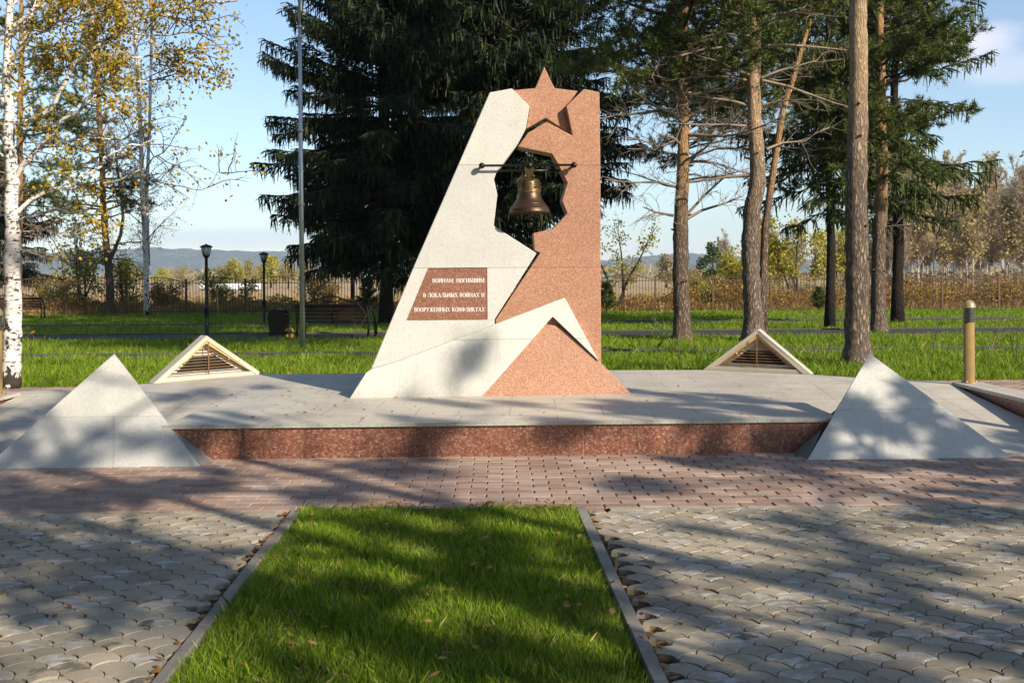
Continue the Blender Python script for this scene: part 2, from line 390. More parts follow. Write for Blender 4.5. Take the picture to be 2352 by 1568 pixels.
leaf('brush_leaf', [(0, (.16, .09, .035)), (.25, (.30, .16, .045)), (.5, (.52, .33, .05)), (.62, (.17, .18, .03)), (.8, (.42, .23, .06)), (.92, (.62, .43, .06)), (1, (.12, .08, .03))], .3)
leaf('dull_leaf', [(0, (.28, .205, .09)), (.5, (.39, .295, .125)), (1, (.32, .30, .11))], .3)
leaf('wood_brush', [(0, (.11, .075, .04)), (.5, (.22, .15, .075)), (.8, (.30, .22, .10)), (1, (.20, .19, .07))], .2)
leaf('straw_blade', [(0, (.20, .13, .05)), (.5, (.38, .29, .11)), (1, (.50, .42, .18))], .25)
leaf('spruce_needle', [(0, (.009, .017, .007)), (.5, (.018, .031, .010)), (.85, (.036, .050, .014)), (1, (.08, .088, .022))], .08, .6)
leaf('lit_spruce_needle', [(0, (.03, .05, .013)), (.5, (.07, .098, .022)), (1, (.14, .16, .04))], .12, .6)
leaf('pine_needle', [(0, (.040, .066, .016)), (.5, (.090, .125, .026)), (.85, (.15, .185, .036)), (1, (.22, .21, .05))], .22, .55)
leaf('fallen_leaf', [(0, (.22, .08, .025)), (.5, (.38, .17, .05)), (1, (.50, .30, .08))], .2)
leaf('brown_needle', [(0, (.30, .13, .05)), (1, (.42, .24, .10))], .1)
def bark(name, low, high, z0, z1, scale=1.0, bumpd=.05, groove=(.03, .024, .02)):
    """plates split by long upright cracks; flaky orange bark higher up"""
    k = N(name, .9, .15); z = k.xyz(k.co(), 2)
    n1 = k.noise(1.0, 6, k.co('Object', (24 * scale, 24 * scale, 6.0 * scale)), .68); n2 = k.noise(1.0, 5, k.co('Object', (60 * scale, 60 * scale, 16 * scale)), .65)
    e = k.vor(1.0, k.mix(.8, k.co('Object', (19 * scale, 19 * scale, 5.0 * scale)), k.n('ShaderNodeTexNoise', {'Scale': 1.6, 'Detail': 5, 'Roughness': .7, 'Vector': k.co('Object', (9, 9, 3))}).outputs['Color'], 'ADD'), 'DISTANCE_TO_EDGE', 'Distance')
    h = k.math('MULTIPLY', k.rng(e, .0, .22, .22, 1), k.rng(n1, .38, .58, .10, 1))
    zz = k.math('ADD', z, k.math('MULTIPLY', k.math('SUBTRACT', k.noise(1.5, 4), .5), 2.2))
    base = k.mix(k.rng(zz, z0, z1), k.ramp(n2, [(.3, tuple(x * .7 for x in low)), (.7, tuple(x * 1.3 for x in low))]), k.ramp(n2, [(.3, tuple(x * .75 for x in high)), (.7, tuple(x * 1.2 for x in high))]))
    deep = k.math('MULTIPLY', k.math('SUBTRACT', 1, h), k.rng(zz, z0, z1, .85, .45))
    k.col(k.mix(deep, base, groove)); k.bump(k.math('ADD', h, k.math('MULTIPLY', n2, .5)), .9, bumpd); MAT[name] = k.m
bark('pine_bark', (.42, .32, .25), (.72, .50, .31), 3.0, 5.4, 1, .05)
bark('pine_bark_low', (.34, .25, .19), (.64, .38, .18), 2.6, 4.6, 1, .05)
bark('grey_bark', (.10, .075, .055), (.13, .095, .065), 3, 6, 1.3)
bark('spruce_bark', (.045, .034, .027), (.05, .04, .03), 3, 6, 1.2)
def birchbark(name, dark, lum=1.0):
    k = N(name, .75, .2)
    s1 = k.noise(2.6, 5, k.co('Object', (3.2, 3.2, 11)), .65); s2 = k.noise(2.2, 5, k.co('Object', (3, 3, 1.6)), .65); z = k.xyz(k.co(), 2)
    c = k.ramp(k.noise(6, 4), [(.3, tuple(x * lum for x in (.60, .55, .50))), (.7, tuple(x * lum for x in (.86, .83, .79)))])
    c = k.mix(k.rng(s1, .545, .60), c, (.05, .04, .035))
    lim = k.rng(z, 0, 2.2, dark, .62)
    c = k.mix(k.rng(k.math('SUBTRACT', s2, lim), 0, .04), c, (.045, .036, .03))
    k.col(c); k.bump(k.math('ADD', s1, s2), .5, .02); MAT[name] = k.m
birchbark('birch_bark', .495); birchbark('birch_bark_far', .60, .62); birchbark('birch_limb', .60)
plain('twig_brown', (.085, .055, .042), .8, .2, 0, .3, 3)
plain('twig_pale', (.30, .225, .17), .8, .2, 0, .3, 3)
plain('dead_twig', (.27, .215, .17), .85, .2, 0, .3, 3)
plain('far_twig', (.35, .265, .205), .9, .1, 0, .3, .4)

# ------------------------------------------------------------------ ground, field, hills
rnd = random.Random(5); R = np.random.default_rng(11)
def sheet(name, pts, z, mat, kind='structure'):
    b = MB(); b.add([(x, y, z) for x, y in pts], [tuple(range(len(pts)))]); o = b.build(name, mat); tag(o, kind=kind); return o
sheet('field', [(-4500, -100), (4500, -100), (4500, 4800), (-4500, 4800)], -.06, MAT['field'])
FA, FB = 49.5, .03                                   # the fence line: y = FA + FB*x
sheet('lawn', [(-60, -40), (60, -40), (60, FA + 60 * FB), (-60, FA - 60 * FB)], -.05, MAT['lawn'])
def hill(name, d, prof, depth, seed):
    """forested ridge: silhouette heights along x, real slope towards the camera"""
    rr = np.random.default_rng(seed); xs = np.arange(prof[0][0], prof[-1][0], 18.0); nx = len(xs)
    hs = np.interp(xs, [p[0] for p in prof], [p[1] for p in prof])
    ny = 26; V = []; F_ = []
    ph = rr.uniform(0, 6.28, 12); fr = 2 * PI / rr.uniform(120, 900, 12); am = rr.uniform(.2, 1, 12)
    for j in range(ny):
        t = j / (ny - 1); s = math.sin(t * PI / 2) ** 1.1
        wob = sum(a * np.sin(xs * f_ + p + t * 3 * (i % 3)) for i, (a, f_, p) in enumerate(zip(am, fr, ph))) / 6
        z = hs * s * (1 + .12 * wob * math.sin(t * PI)) + rr.normal(0, 2.2, nx) * (t > .05)
        V.append(np.stack([xs, d + depth * t + 60 * wob * (1 - t) + rr.normal(0, 3, nx), np.maximum(z, -1)], axis=1))
    i, j = np.meshgrid(np.arange(nx - 1), np.arange(ny - 1)); q = (j * nx + i).ravel()
    b = MB(); b.add(np.concatenate(V), np.stack([q, q + 1, q + nx + 1, q + nx], axis=1)); tag(b.build(name, MAT['hill_forest']), kind='structure')
def ang(px, py, d): return ((px - CX) / F * d, (640 - py - .006 * (px - CX)) / F * d)
hill('hills', 3600, [ang(*p, 4100) for p in ((-900, 600), (-300, 585), (100, 578), (300, 566), (420, 570), (520, 573), (600, 574), (720, 571), (900, 585), (1150, 600), (1400, 596), (1480, 588), (1600, 578), (1700, 585), (2000, 600), (2500, 598), (3200, 610))], 700, 3)
# ------------------------------------------------------------------ paving
CR, SR = math.cos(.016), math.sin(.016)
def loc2w(u, v): return (u * CR - v * SR, u * SR + v * CR)
BR0 = gnd(1176, 1166).y                               # front edge of the brick strip
sheet('paving_bed', [loc2w(*p) for p in ((-9, 1.2), (9, 1.2), (9, 15.9), (-9, 15.9))], -.03, MAT['joint_sand'])
deck_poly = None
KL = [gnd(666, 1176), gnd(352, 1567)]; KLi = [gnd(684, 1182), gnd(381, 1567)]
KR = [gnd(1346, 1169), gnd(1533, 1567)]; KRi = [gnd(1321, 1166), gnd(1498, 1567)]
def xon(L, y): return L[0].x + (L[1].x - L[0].x) * (y - L[0].y) / (L[1].y - L[0].y)
Y0 = 1.5; YB = BR0 - .02
def kerb(L, Li):
    b = MB(); n = 7; ys = np.linspace(Y0, YB + .0, n + 1); sg = 1 if Li[0].x > L[0].x else -1
    for i in range(n):
        a, c = ys[i] + .003, ys[i + 1] - .003; q = [(xon(L, a), a), (xon(Li, a), a), (xon(Li, c), c), (xon(L, c), c)]
        if sg < 0: q = [q[1], q[0], q[3], q[2]]
        cx = sum(p[0] for p in q) / 4; cy = sum(p[1] for p in q) / 4; z = .012 + rnd.uniform(-.003, .003)
        top = [(cx + (x - cx) * .9, cy + (y - cy) * .99, z) for x, y in q]
        b.prism([(x, y, -.12) for x, y in q], [(x, y, z - .006) for x, y in q]); b.prism([(x, y, z - .006) for x, y in q], top)
    tag(b.build('kerb', MAT['kerb_concrete']), kind='structure')
kerb(KL, KLi); kerb(KR, KRi)
def outlines(polys, h, dz, tilt, name, mat, ch=.006, gap=.003):
    """stones from plan outlines: shrunk by the joint, bevelled edge, own height and tilt"""
    b = MB()
    for P in polys:
        P = np.asarray(P); n = len(P); c = P.mean(0); d = P - c; ln = np.linalg.norm(d, axis=1, keepdims=True)
        o = c + d * (1 - gap / ln); i = c + d * (1 - (gap + ch) / ln); z = rnd.gauss(0, dz); tx, ty = rnd.gauss(0, tilt), rnd.gauss(0, tilt)
        def Z(q, zz): return np.concatenate([q, (zz + z + (q[:, 0:1] - c[0]) * tx + (q[:, 1:2] - c[1]) * ty)], axis=1)
        v = np.concatenate([Z(o, -h), Z(o, -ch * .8), Z(i, 0)])
        f = [tuple(range(2 * n, 3 * n))] + [(k_ * n + j, k_ * n + (j + 1) % n, (k_ + 1) * n + (j + 1) % n, (k_ + 1) * n + j) for k_ in (0, 1) for j in range(n)]
        b.add(v, f)
    return tag(b.build(name, mat), kind='structure')
# fish-scale pavers either side of the lawn strip
TW = .182; rr_ = TW / 2
def scale_tile(cx, cy):
    o = []
    for i in range(9): a = PI * i / 8; o.append((rr_ * math.cos(a), rr_ * math.sin(a) * .98))
    for i in range(1, 5): a = PI / 2 - PI / 2 * i / 4; o.append((-rr_ + rr_ * math.cos(a), -rr_ + rr_ * math.sin(a)))
    for i in range(1, 4): a = PI - PI / 2 * i / 4; o.append((rr_ + rr_ * math.cos(a), -rr_ + rr_ * math.sin(a)))
    return [(cx + x, cy + y) for x, y in o]
def clip_edges(P, keep):
    """cut a plan outline by a half plane: keep(p) >= 0"""
    out = []
    for i in range(len(P)):
        a, c = P[i], P[(i + 1) % len(P)]; fa, fc = keep(a), keep(c)
        if fa >= 0: out.append(a)
        if (fa >= 0) != (fc >= 0):
            t = fa / (fa - fc); out.append((a[0] + (c[0] - a[0]) * t, a[1] + (c[1] - a[1]) * t))
    return out
def scales(x0, x1, side):
    polys = []; j = 0; y = BR0 - .16
    while y > 1.6:
        x = x0 + (rr_ if j % 2 else 0)
        while x < x1:
            P = [loc2w(px - .0, py) for px, py in scale_tile(x, y)]
            K_ = KL if side < 0 else KR
            inside = min(side * (px - xon(K_, py)) for px, py in P)
            if inside < -.06: x += TW; continue
            if inside < .004: P = clip_edges(P, lambda p: side * (p[0] - xon(K_, p[1])) - .006)
            if len(P) >= 3: polys.append(P)
            x += TW
        y -= rr_; j += 1
    # straight finishing row against the bricks
    x = x0
    while x < x1:
        P = [loc2w(*p) for p in ((x, BR0 - .115), (x + .24, BR0 - .115), (x + .24, BR0 - .012), (x, BR0 - .012))]
        if min(side * (px - xon(KL if side < 0 else KR, py)) for px, py in P) > .005: polys.append(P)
        x += .24
    return polys
outlines(scales(-5.6, -1.0, -1) + scales(.3, 5.8, 1), .05, .0016, .008, 'stone_paving', MAT['paver_grey'], .0022, .0034)
# brick strip round the platform
bricks = []; v = BR0; j = 0
while v < 15.6:
    u = -8.6 + (.12 if j % 2 else 0) + rnd.uniform(-.006, .006)
    while u < 8.6:
        x, y = loc2w(u + .12, v + .06)
        if not (v > 9.5 and -5.1 < x < 4.9): bricks.append([loc2w(*p) for p in ((u, v), (u + .24, v), (u + .24, v + .12), (u, v + .12))])
        u += .24
    v += .12; j += 1
outlines(bricks, .05, .0014, .006, 'brick_paving', MAT['brick_red'], .008, .0035)
# garden paths across the lawn
def band(name, ya, yb, z, mat, x0=-40, x1=40, slope=.0):
    b = MB(); n = 30
    for i in range(n):
        a = x0 + (x1 - x0) * i / n; c = x0 + (x1 - x0) * (i + 1) / n
        b.prism([(a, ya + slope * a, -.06), (c, ya + slope * c, -.06), (c, yb + slope * c, -.06), (a, yb + slope * a, -.06)], [(a, ya + slope * a, z), (c, ya + slope * c, z), (c, yb + slope * c, z), (a, yb + slope * a, z)])
    tag(b.build(name, mat), kind='structure')
PATHS = [(21.9, 22.35, .035), (28.0, 30.6, .03), (36.2, 37.6, .05)]
for ya, yb, sl_ in PATHS:
    band('path', ya, yb, .015, MAT['path_asphalt'], slope=sl_)
    band('path_kerb', ya - .09, ya, .02, MAT['path_kerb'], slope=sl_); band('path_kerb', yb, yb + .09, .045, MAT['path_kerb'], slope=sl_)

# ------------------------------------------------------------------ the platform
ZD = .31
ra, rb = gnd(492, 1055), gnd(1817, 1039)               # foot of the red front wall
tR = (rb.y - ra.y) / (rb.x - ra.x)
def fy(x): return ra.y + tR * (x - ra.x)
RL = -3.12; RRr = 3.0
LW = (-5.98, -5.62); RW = (5.25, 5.6)                   # left and right ramp walls
LT, RT = 11.65, 12.2                                   # tops of the ramps
back = [gnd(2190, 878, ZD), gnd(1862, 860, ZD), gnd(1614, 849.5, ZD), gnd(1380, 850, ZD), gnd(850, 857, ZD), gnd(604, 859, ZD), gnd(352, 880, ZD), gnd(161, 893.5, ZD), gnd(9, 900, ZD)]
plan = [(RL, fy(RL)), (RRr, fy(RRr)), (RRr, RT), (RW[0], RT)] + [(p.x, p.y) for p in back] + [(LW[1], LT), (RL, LT)]
pf = thing('stone_platform', 'low granite platform with beige top and red granite front under the bell monument', 'platform', (0, 11.5, 0))
b = MB(); b.prism([(x, y, ZD - .03) for x, y in plan], [(x, y, ZD) for x, y in plan]); b.build('deck', MAT['deck_granite'], pf)
b = MB(); e = .012
b.box(RL, RRr, -.022, .0, ZD - .031, ZD - .001, Matrix.Translation((0, fy(0) , 0)) @ Matrix(((1, 0, 0, 0), (tR, 1, 0, 0), (0, 0, 1, 0), (0, 0, 0, 1))))
b.build('deck_edge', MAT['edge_granite'], pf)
b = MB(); ins = [(x * .997, y + (.008 if i < 2 else -.008)) for i, (x, y) in enumerate(plan)]
b.prism([(x, y, -.03) for x, y in ins], [(x, y, ZD - .031) for x, y in ins]); b.build('front_wall', MAT['red_granite'], pf)
def ramp(xa, xb, yt, yb_):
    b = MB(); q = [(xa, yb_ + tR * xa), (xb, yb_ + tR * xb), (xb, yt), (xa, yt)]
    b.prism([(x, y, -.03) for x, y in q], [(q[0][0], q[0][1], .006), (q[1][0], q[1][1], .006), (q[2][0], q[2][1], ZD - .002), (q[3][0], q[3][1], ZD - .002)])
    return b
ramp(LW[1] + .01, RL - .005, LT - .002, 9.25).build('ramp', MAT['ramp_granite'], pf)
ramp(RRr + .005, RW[0] - .01, RT - .002, 8.95).build('ramp', MAT['ramp_granite'], pf)
def ramp_wall(x0, x1, y0, y1, label):
    t = thing('ramp_wall', label, 'wall', ((x0 + x1) / 2, (y0 + y1) / 2, 0), 0, 'low walls along the ramps')
    b = MB(); b.box(x0 + .03, x1 - .03, y0 + .03, y1 - .02, -.03, ZD - .012); b.build('wall_face', MAT['red_granite'], t)
    b = MB(); n = 4; ys = np.linspace(y0, y1, n + 1)
    for i in range(n): b.box(x0, x1, ys[i] + .002, ys[i + 1] - .002, ZD - .012, ZD + .024, None, .004)
    b.build('capstone', MAT['ramp_granite'], t)
ramp_wall(*RW, 8.9, RT + .03, 'low red granite wall with a pale capstone beside the ramp, under the bollard at the right edge')
ramp_wall(*LW, 8.7, LT + .03, 'low granite wall with a pale capstone under the bollard at the left edge')

# ------------------------------------------------------------------ solid corner pyramids
def pyramid(name, label, O, C, B_, D, E, A):
    """front triangle O-C-A; the inner side is broken where it meets the red wall (B, D) and the deck (D, E)"""
    t = thing(name, label, 'pyramid', ((O.x + C.x) / 2, (O.y + C.y) / 2, 0), 0, 'solid granite corner pyramids')
    G = Vector((O.x, E.y + .55, 0)); K = Vector((A.x * .6 + E.x * .4, E.y + .3, ZD))
    dn = Vector((0, 0, -.02)); V = [O + dn, C + dn, B_ + dn, D, E, A, K, G + dn]
    b = MB(); b.add(V, [(0, 1, 5), (1, 2, 3), (1, 3, 4), (1, 4, 5), (4, 6, 5), (6, 7, 5), (7, 0, 5), (0, 7, 6, 4, 3, 2, 1)]); o = b.build('stone_body', MAT['white_granite_pyramid'], t)
    bm = bmesh.new(); bm.from_mesh(o.data); bmesh.ops.recalc_face_normals(bm, faces=bm.faces); bm.to_mesh(o.data); bm.free()
    g = MB(); d = (C - O).normalized(); w = d * .0012; nn = (C - O).cross(A - O).normalized()
    if nn.y > 0: nn = -nn
    nn *= .0015; s_ = .60 if C.x < 0 else .55
    if C.x > 0: s_ = .62
    q0 = O.lerp(C, s_); q1 = O.lerp(C, s_ + (.0 if C.x < 0 else .0)).lerp(A, .43)
    g.add([q0 - w + nn, q0 + w + nn, q1 + w + nn, q1 - w + nn], [(0, 1, 2, 3)]); g.build('joint_line', MAT['grout'], t)
pyramid('granite_pyramid', 'pale granite pyramid dappled with shade at the left end of the red front wall', gnd(-46, 1077), gnd(463, 1071), gnd(493, 1055), gnd(392, 973, ZD), gnd(377, 959, ZD), at(262, 812, 9.72))
pyramid('granite_pyramid', 'grey granite pyramid mostly in shade at the right end of the red wall', gnd(2332, 1051), gnd(1850, 1057), gnd(1817, 1039), gnd(1901, 954, ZD), gnd(1919, 940, ZD), at(1997, 812, 9.85))

# ------------------------------------------------------------------ louvred vent pyramids
def vent(label, pl, pr, papex, back_d, dark):
    pl, pr = gnd(*pl, ZD), gnd(*pr, ZD); mid = (pl + pr) / 2; d = (pr - pl).normalized(); bk = Vector((-d.y, d.x, 0)); wd = (pr - pl).length / 2
    hz = EYE - ray(*papex)[1] * mid.y - ZD
    t = thing('vent_pyramid', label, 'vent', (mid.x, mid.y, ZD), 0, 'louvred vent pyramids behind the monument')
    def L(u, v, z): return mid + d * u + bk * v + Vector((0, 0, z))
    lean = .10; sl_ = hz / wd; th = .072                 # bar thickness measured along the base
    b = MB()
    RD = .15
    for s in (-1, 1):                                    # two sloping stone slabs form the rim, a stone wedge closes the back
        o = [L(s * wd, 0, 0), L(0, lean, hz), L(0, lean, hz - th * .86), L(s * (wd - th * 1.45), 0, 0)]
        b.prism(o, [p + bk * RD for p in o])
    o = [L(-wd + .01, RD + .005, 0), L(wd - .01, RD + .005, 0), L(0, RD + lean, hz - .008)]
    b.prism(o, [L(-wd * .45, RD + .34, -.02), L(wd * .45, RD + .34, -.02), L(0, RD + .3, hz * .4)])
    b.prism([L(-wd + th * 1.4, .012, 0), L(wd - th * 1.4, .012, 0), L(wd - th * 1.5, .02, .052), L(-wd + th * 1.5, .02, .052)], [L(-wd + th * 1.4, .14, 0), L(wd - th * 1.4, .14, 0), L(wd - th * 1.5, .14, .05), L(-wd + th * 1.5, .14, .05)])
    b.build('stone_hood', MAT['tan_granite'], t)
    w2 = wd - th * 1.55; z0 = .055; h2 = sl_ * w2 - z0 + .02     # opening
    def ins(z): return max(.0, (h2 + z0 - z) / sl_)
    b = MB()
    for s in (-1, 1):
        b.prism([L(s * w2, .022, z0), L(0, .022 + lean * .9, z0 + h2), L(0, .022 + lean * .9, z0 + h2 - .048), L(s * (w2 - .078), .022, z0)], [L(s * w2, .055, z0), L(0, .055 + lean * .9, z0 + h2), L(0, .055 + lean * .9, z0 + h2 - .048), L(s * (w2 - .078), .055, z0)])
    fr = b.build('louvre_frame', MAT['vent_gold'], t)
    b = MB(); n = 11
    for i in range(n):
        z = z0 + .004 + (h2 - .03) * i / n; u = ins(z) - .03; v0 = .06 + lean * .9 * (z - z0) / h2
        if u < .02: continue
        b.prism([L(-u, v0, z), L(u, v0, z), L(u, v0 + .018, z + .003), L(-u, v0 + .018, z + .003)], [L(-u, v0, z + .006), L(u, v0, z + .006), L(u, v0 + .018, z + .009), L(-u, v0 + .018, z + .009)])
    b.box(-.006, .006, .05, .062, z0, z0 + h2 - .03, Matrix.Translation(mid) @ Matrix(((d.x, bk.x, 0, 0), (d.y, bk.y, 0, 0), (0, 0, 1, 0), (0, 0, 0, 1))))
    b.build('slats', MAT['slat_brown'], t)
    for s in (-1, 1):
        b = MB(); b.ball(L(s * w2 * .46, .085, z0 + h2 * .40), .014, 8, 6); b.build('latch', MAT['vent_gold'], t)
    b = MB(); v0 = .115                                   # pale back board; a black triangle set in it paints the hood's shadow
    def T(s, k): return [L(-s, v0, k), L(s, v0, k), L(0, v0 + lean, k + s * sl_)]
    o, i_ = T(w2 + .0, z0 - .01), T(w2 * .62, z0 + .05)
    b.add(o + i_, [(0, 1, 4, 3), (1, 2, 5, 4), (2, 0, 3, 5)]); b.build('back_board', MAT['cream_paint'], t)
    b = MB(); i2 = [p + bk * .03 for p in i_]; b.add(i_ + i2, [(0, 1, 4, 3), (1, 2, 5, 4), (2, 0, 3, 5), (3, 4, 5)]); b.build('hood_shadow', MAT['shade_black'], t)
vent('sunlit stone vent pyramid with gold louvre slats, beyond the left end of the platform', (352, 880), (604, 859), (481, 771), 1.5, 0)
vent('shaded stone vent pyramid with gold louvre slats, in front of the twin-stemmed pine', (1614, 849), (1862, 859.5), (1736, 757), 1.5, 1)

# ------------------------------------------------------------------ monument
MD, MT = 11.46, .055
def za(zx, zy): return (746.5 + zx * .5493, 114.8 + zy * .5493)
def mp(zx, zy, off=0.):                                # zoomed pixel -> point on the monument's front plane, moved back by off
    p = onplane(*za(zx, zy), MD, MT); nrm = Vector((-math.sin(math.atan(MT)), math.cos(math.atan(MT)), 0)); return p + nrm * off
NB = Vector((-math.sin(math.atan(MT)), math.cos(math.atan(MT)), 0))
mon = thing('bell_monument', 'tall granite monument of white and pink slabs with a star on top', 'monument', (-.2, 11.5, ZD))
def slab(name, pts, mat, off, thick, par=mon, bev=.006):
    a = [mp(x, y, off) for x, y in pts]; c = [p + NB * thick for p in a]
    for q in a + c: q.z = max(q.z, ZD)
    b = MB(); b.prism(a, c); o = b.build(name, mat, par)
    bm = bmesh.new(); bm.from_mesh(o.data); bmesh.ops.recalc_face_normals(bm, faces=bm.faces); bmesh.ops.triangulate(bm, faces=[f for f in bm.faces if len(f.verts) > 4]); bm.to_mesh(o.data); bm.free()
    if bev:
        m = o.modifiers.new('bevel', 'BEVEL'); m.width = bev; m.segments = 1; m.limit_method = 'ANGLE'; m.angle_limit = math.radians(50)
    return o
slab('white_slab', [(687, 178), (780, 161), (854, 235), (838, 330), (803, 396), (735, 487), (718, 505), (705, 540), (719, 605), (704, 735), (883, 850), (707, 1127), (707, 1165), (500, 1245), (300, 1330), (150, 1450), (140, 1450), (190, 1335), (365, 915), (560, 470)], MAT['white_granite'], 0, .30)
slab('pink_slab', [(1082, 162), (1147, 175), (1151, 480), (1155, 1500), (690, 1500), (712, 1150), (712, 1128), (899, 848), (876, 838), (871, 765), (952, 747), (1012, 683), (990, 630), (1013, 555), (975, 480), (948, 434), (805, 404), (846, 347), (925, 299), (1034, 357), (1008, 234)], MAT['pink_granite'], .02, .26)
slab('star_panel', [(784, 160), (881, 151), (919, 60), (963, 151), (1062, 163), (1012, 230), (1034, 345), (1012, 332), (925, 277), (842, 324), (857, 235)], MAT['pink_granite'], .13, .14)
# the white foot leans out from the slab, the pink pyramid leans back more
FL, FR = gnd(*za(100, 1456), ZD), gnd(*za(1280, 1437), ZD)
ft = (FR.y - FL.y) / (FR.x - FL.x); FD0 = FL.y - ft * FL.x
def leanpt(zx, zy, k_, base=ZD):
    """point seen at the zoomed pixel on the plane that leans back by k per metre of height from the foot line"""
    a, b_ = ray(*za(zx, zy)); d = (FD0 + k_ * (EYE - base)) / (1 - ft * a + k_ * b_); return Vector((a * d, d, EYE - b_ * d))
def leaning(name, pts, k_, mat, zsink=0.):
    a = [leanpt(x, y, k_) for x, y in pts]
    for q in a:
        if q.z < ZD + .012: q.z = ZD - .004
    mdist = lambda p: (MD + MT * p.x) + .08
    c = [Vector((p.x, max(mdist(p), p.y + .04), p.z)) for p in a]
    b = MB(); b.prism(a, c); o = b.build(name, mat, mon)
    bm = bmesh.new(); bm.from_mesh(o.data); bmesh.ops.recalc_face_normals(bm, faces=bm.faces); bmesh.ops.triangulate(bm, faces=[f for f in bm.faces if len(f.verts) > 4]); bm.to_mesh(o.data); bm.free()
    m = o.modifiers.new('bevel', 'BEVEL'); m.width = .005; m.segments = 1; m.limit_method = 'ANGLE'; m.angle_limit = math.radians(50)
    return o
leaning('white_foot', [(100, 1456), (170, 1348), (190, 1335), (300, 1302), (380, 1272), (450, 1245), (600, 1190), (707, 1147), (1000, 1035), (1143, 1300), (950, 1115), (930, 1137), (655, 1446)], .10, MAT['white_granite_foot'])
leaning('pink_pyramid', [(650, 1446), (914, 1152), (930, 1148), (962, 1152), (990, 1165), (1146, 1303), (1190, 1345), (1280, 1437)], .17, MAT['pink_granite_foot'])
# plaque with the inscription
def zb(x, y): return ((1550 + x / 4.48) * .5742, (1000 + y / 4.48) * .5742)
def pp(x, y, off): return onplane(*zb(x, y), MD, MT) + NB * off
def flat(name, pts, mat, off, th, par):
    a = [pp(x, y, off) for x, y in pts]; b = MB(); b.prism(a, [p + NB * th for p in a]); o = b.build(name, mat, par)
    bm = bmesh.new(); bm.from_mesh(o.data); bmesh.ops.recalc_face_normals(bm, faces=bm.faces); bm.to_mesh(o.data); bm.free(); return o
flat('plaque_gap_shade', [(722, 324), (1780, 313), (1787, 1247), (334, 1257)], MAT['shade_black'], -.0015, .02, mon)  # black sheet behind the plaque paints the shade in its gap
plq = flat('plaque', [(722, 337), (1766, 327), (1776, 1244), (340, 1254)], MAT['plaque_granite'], -.005, .02, mon)
SW, TWN, SF = .17, .075, .075                          # thick stroke, thin stroke, serif height
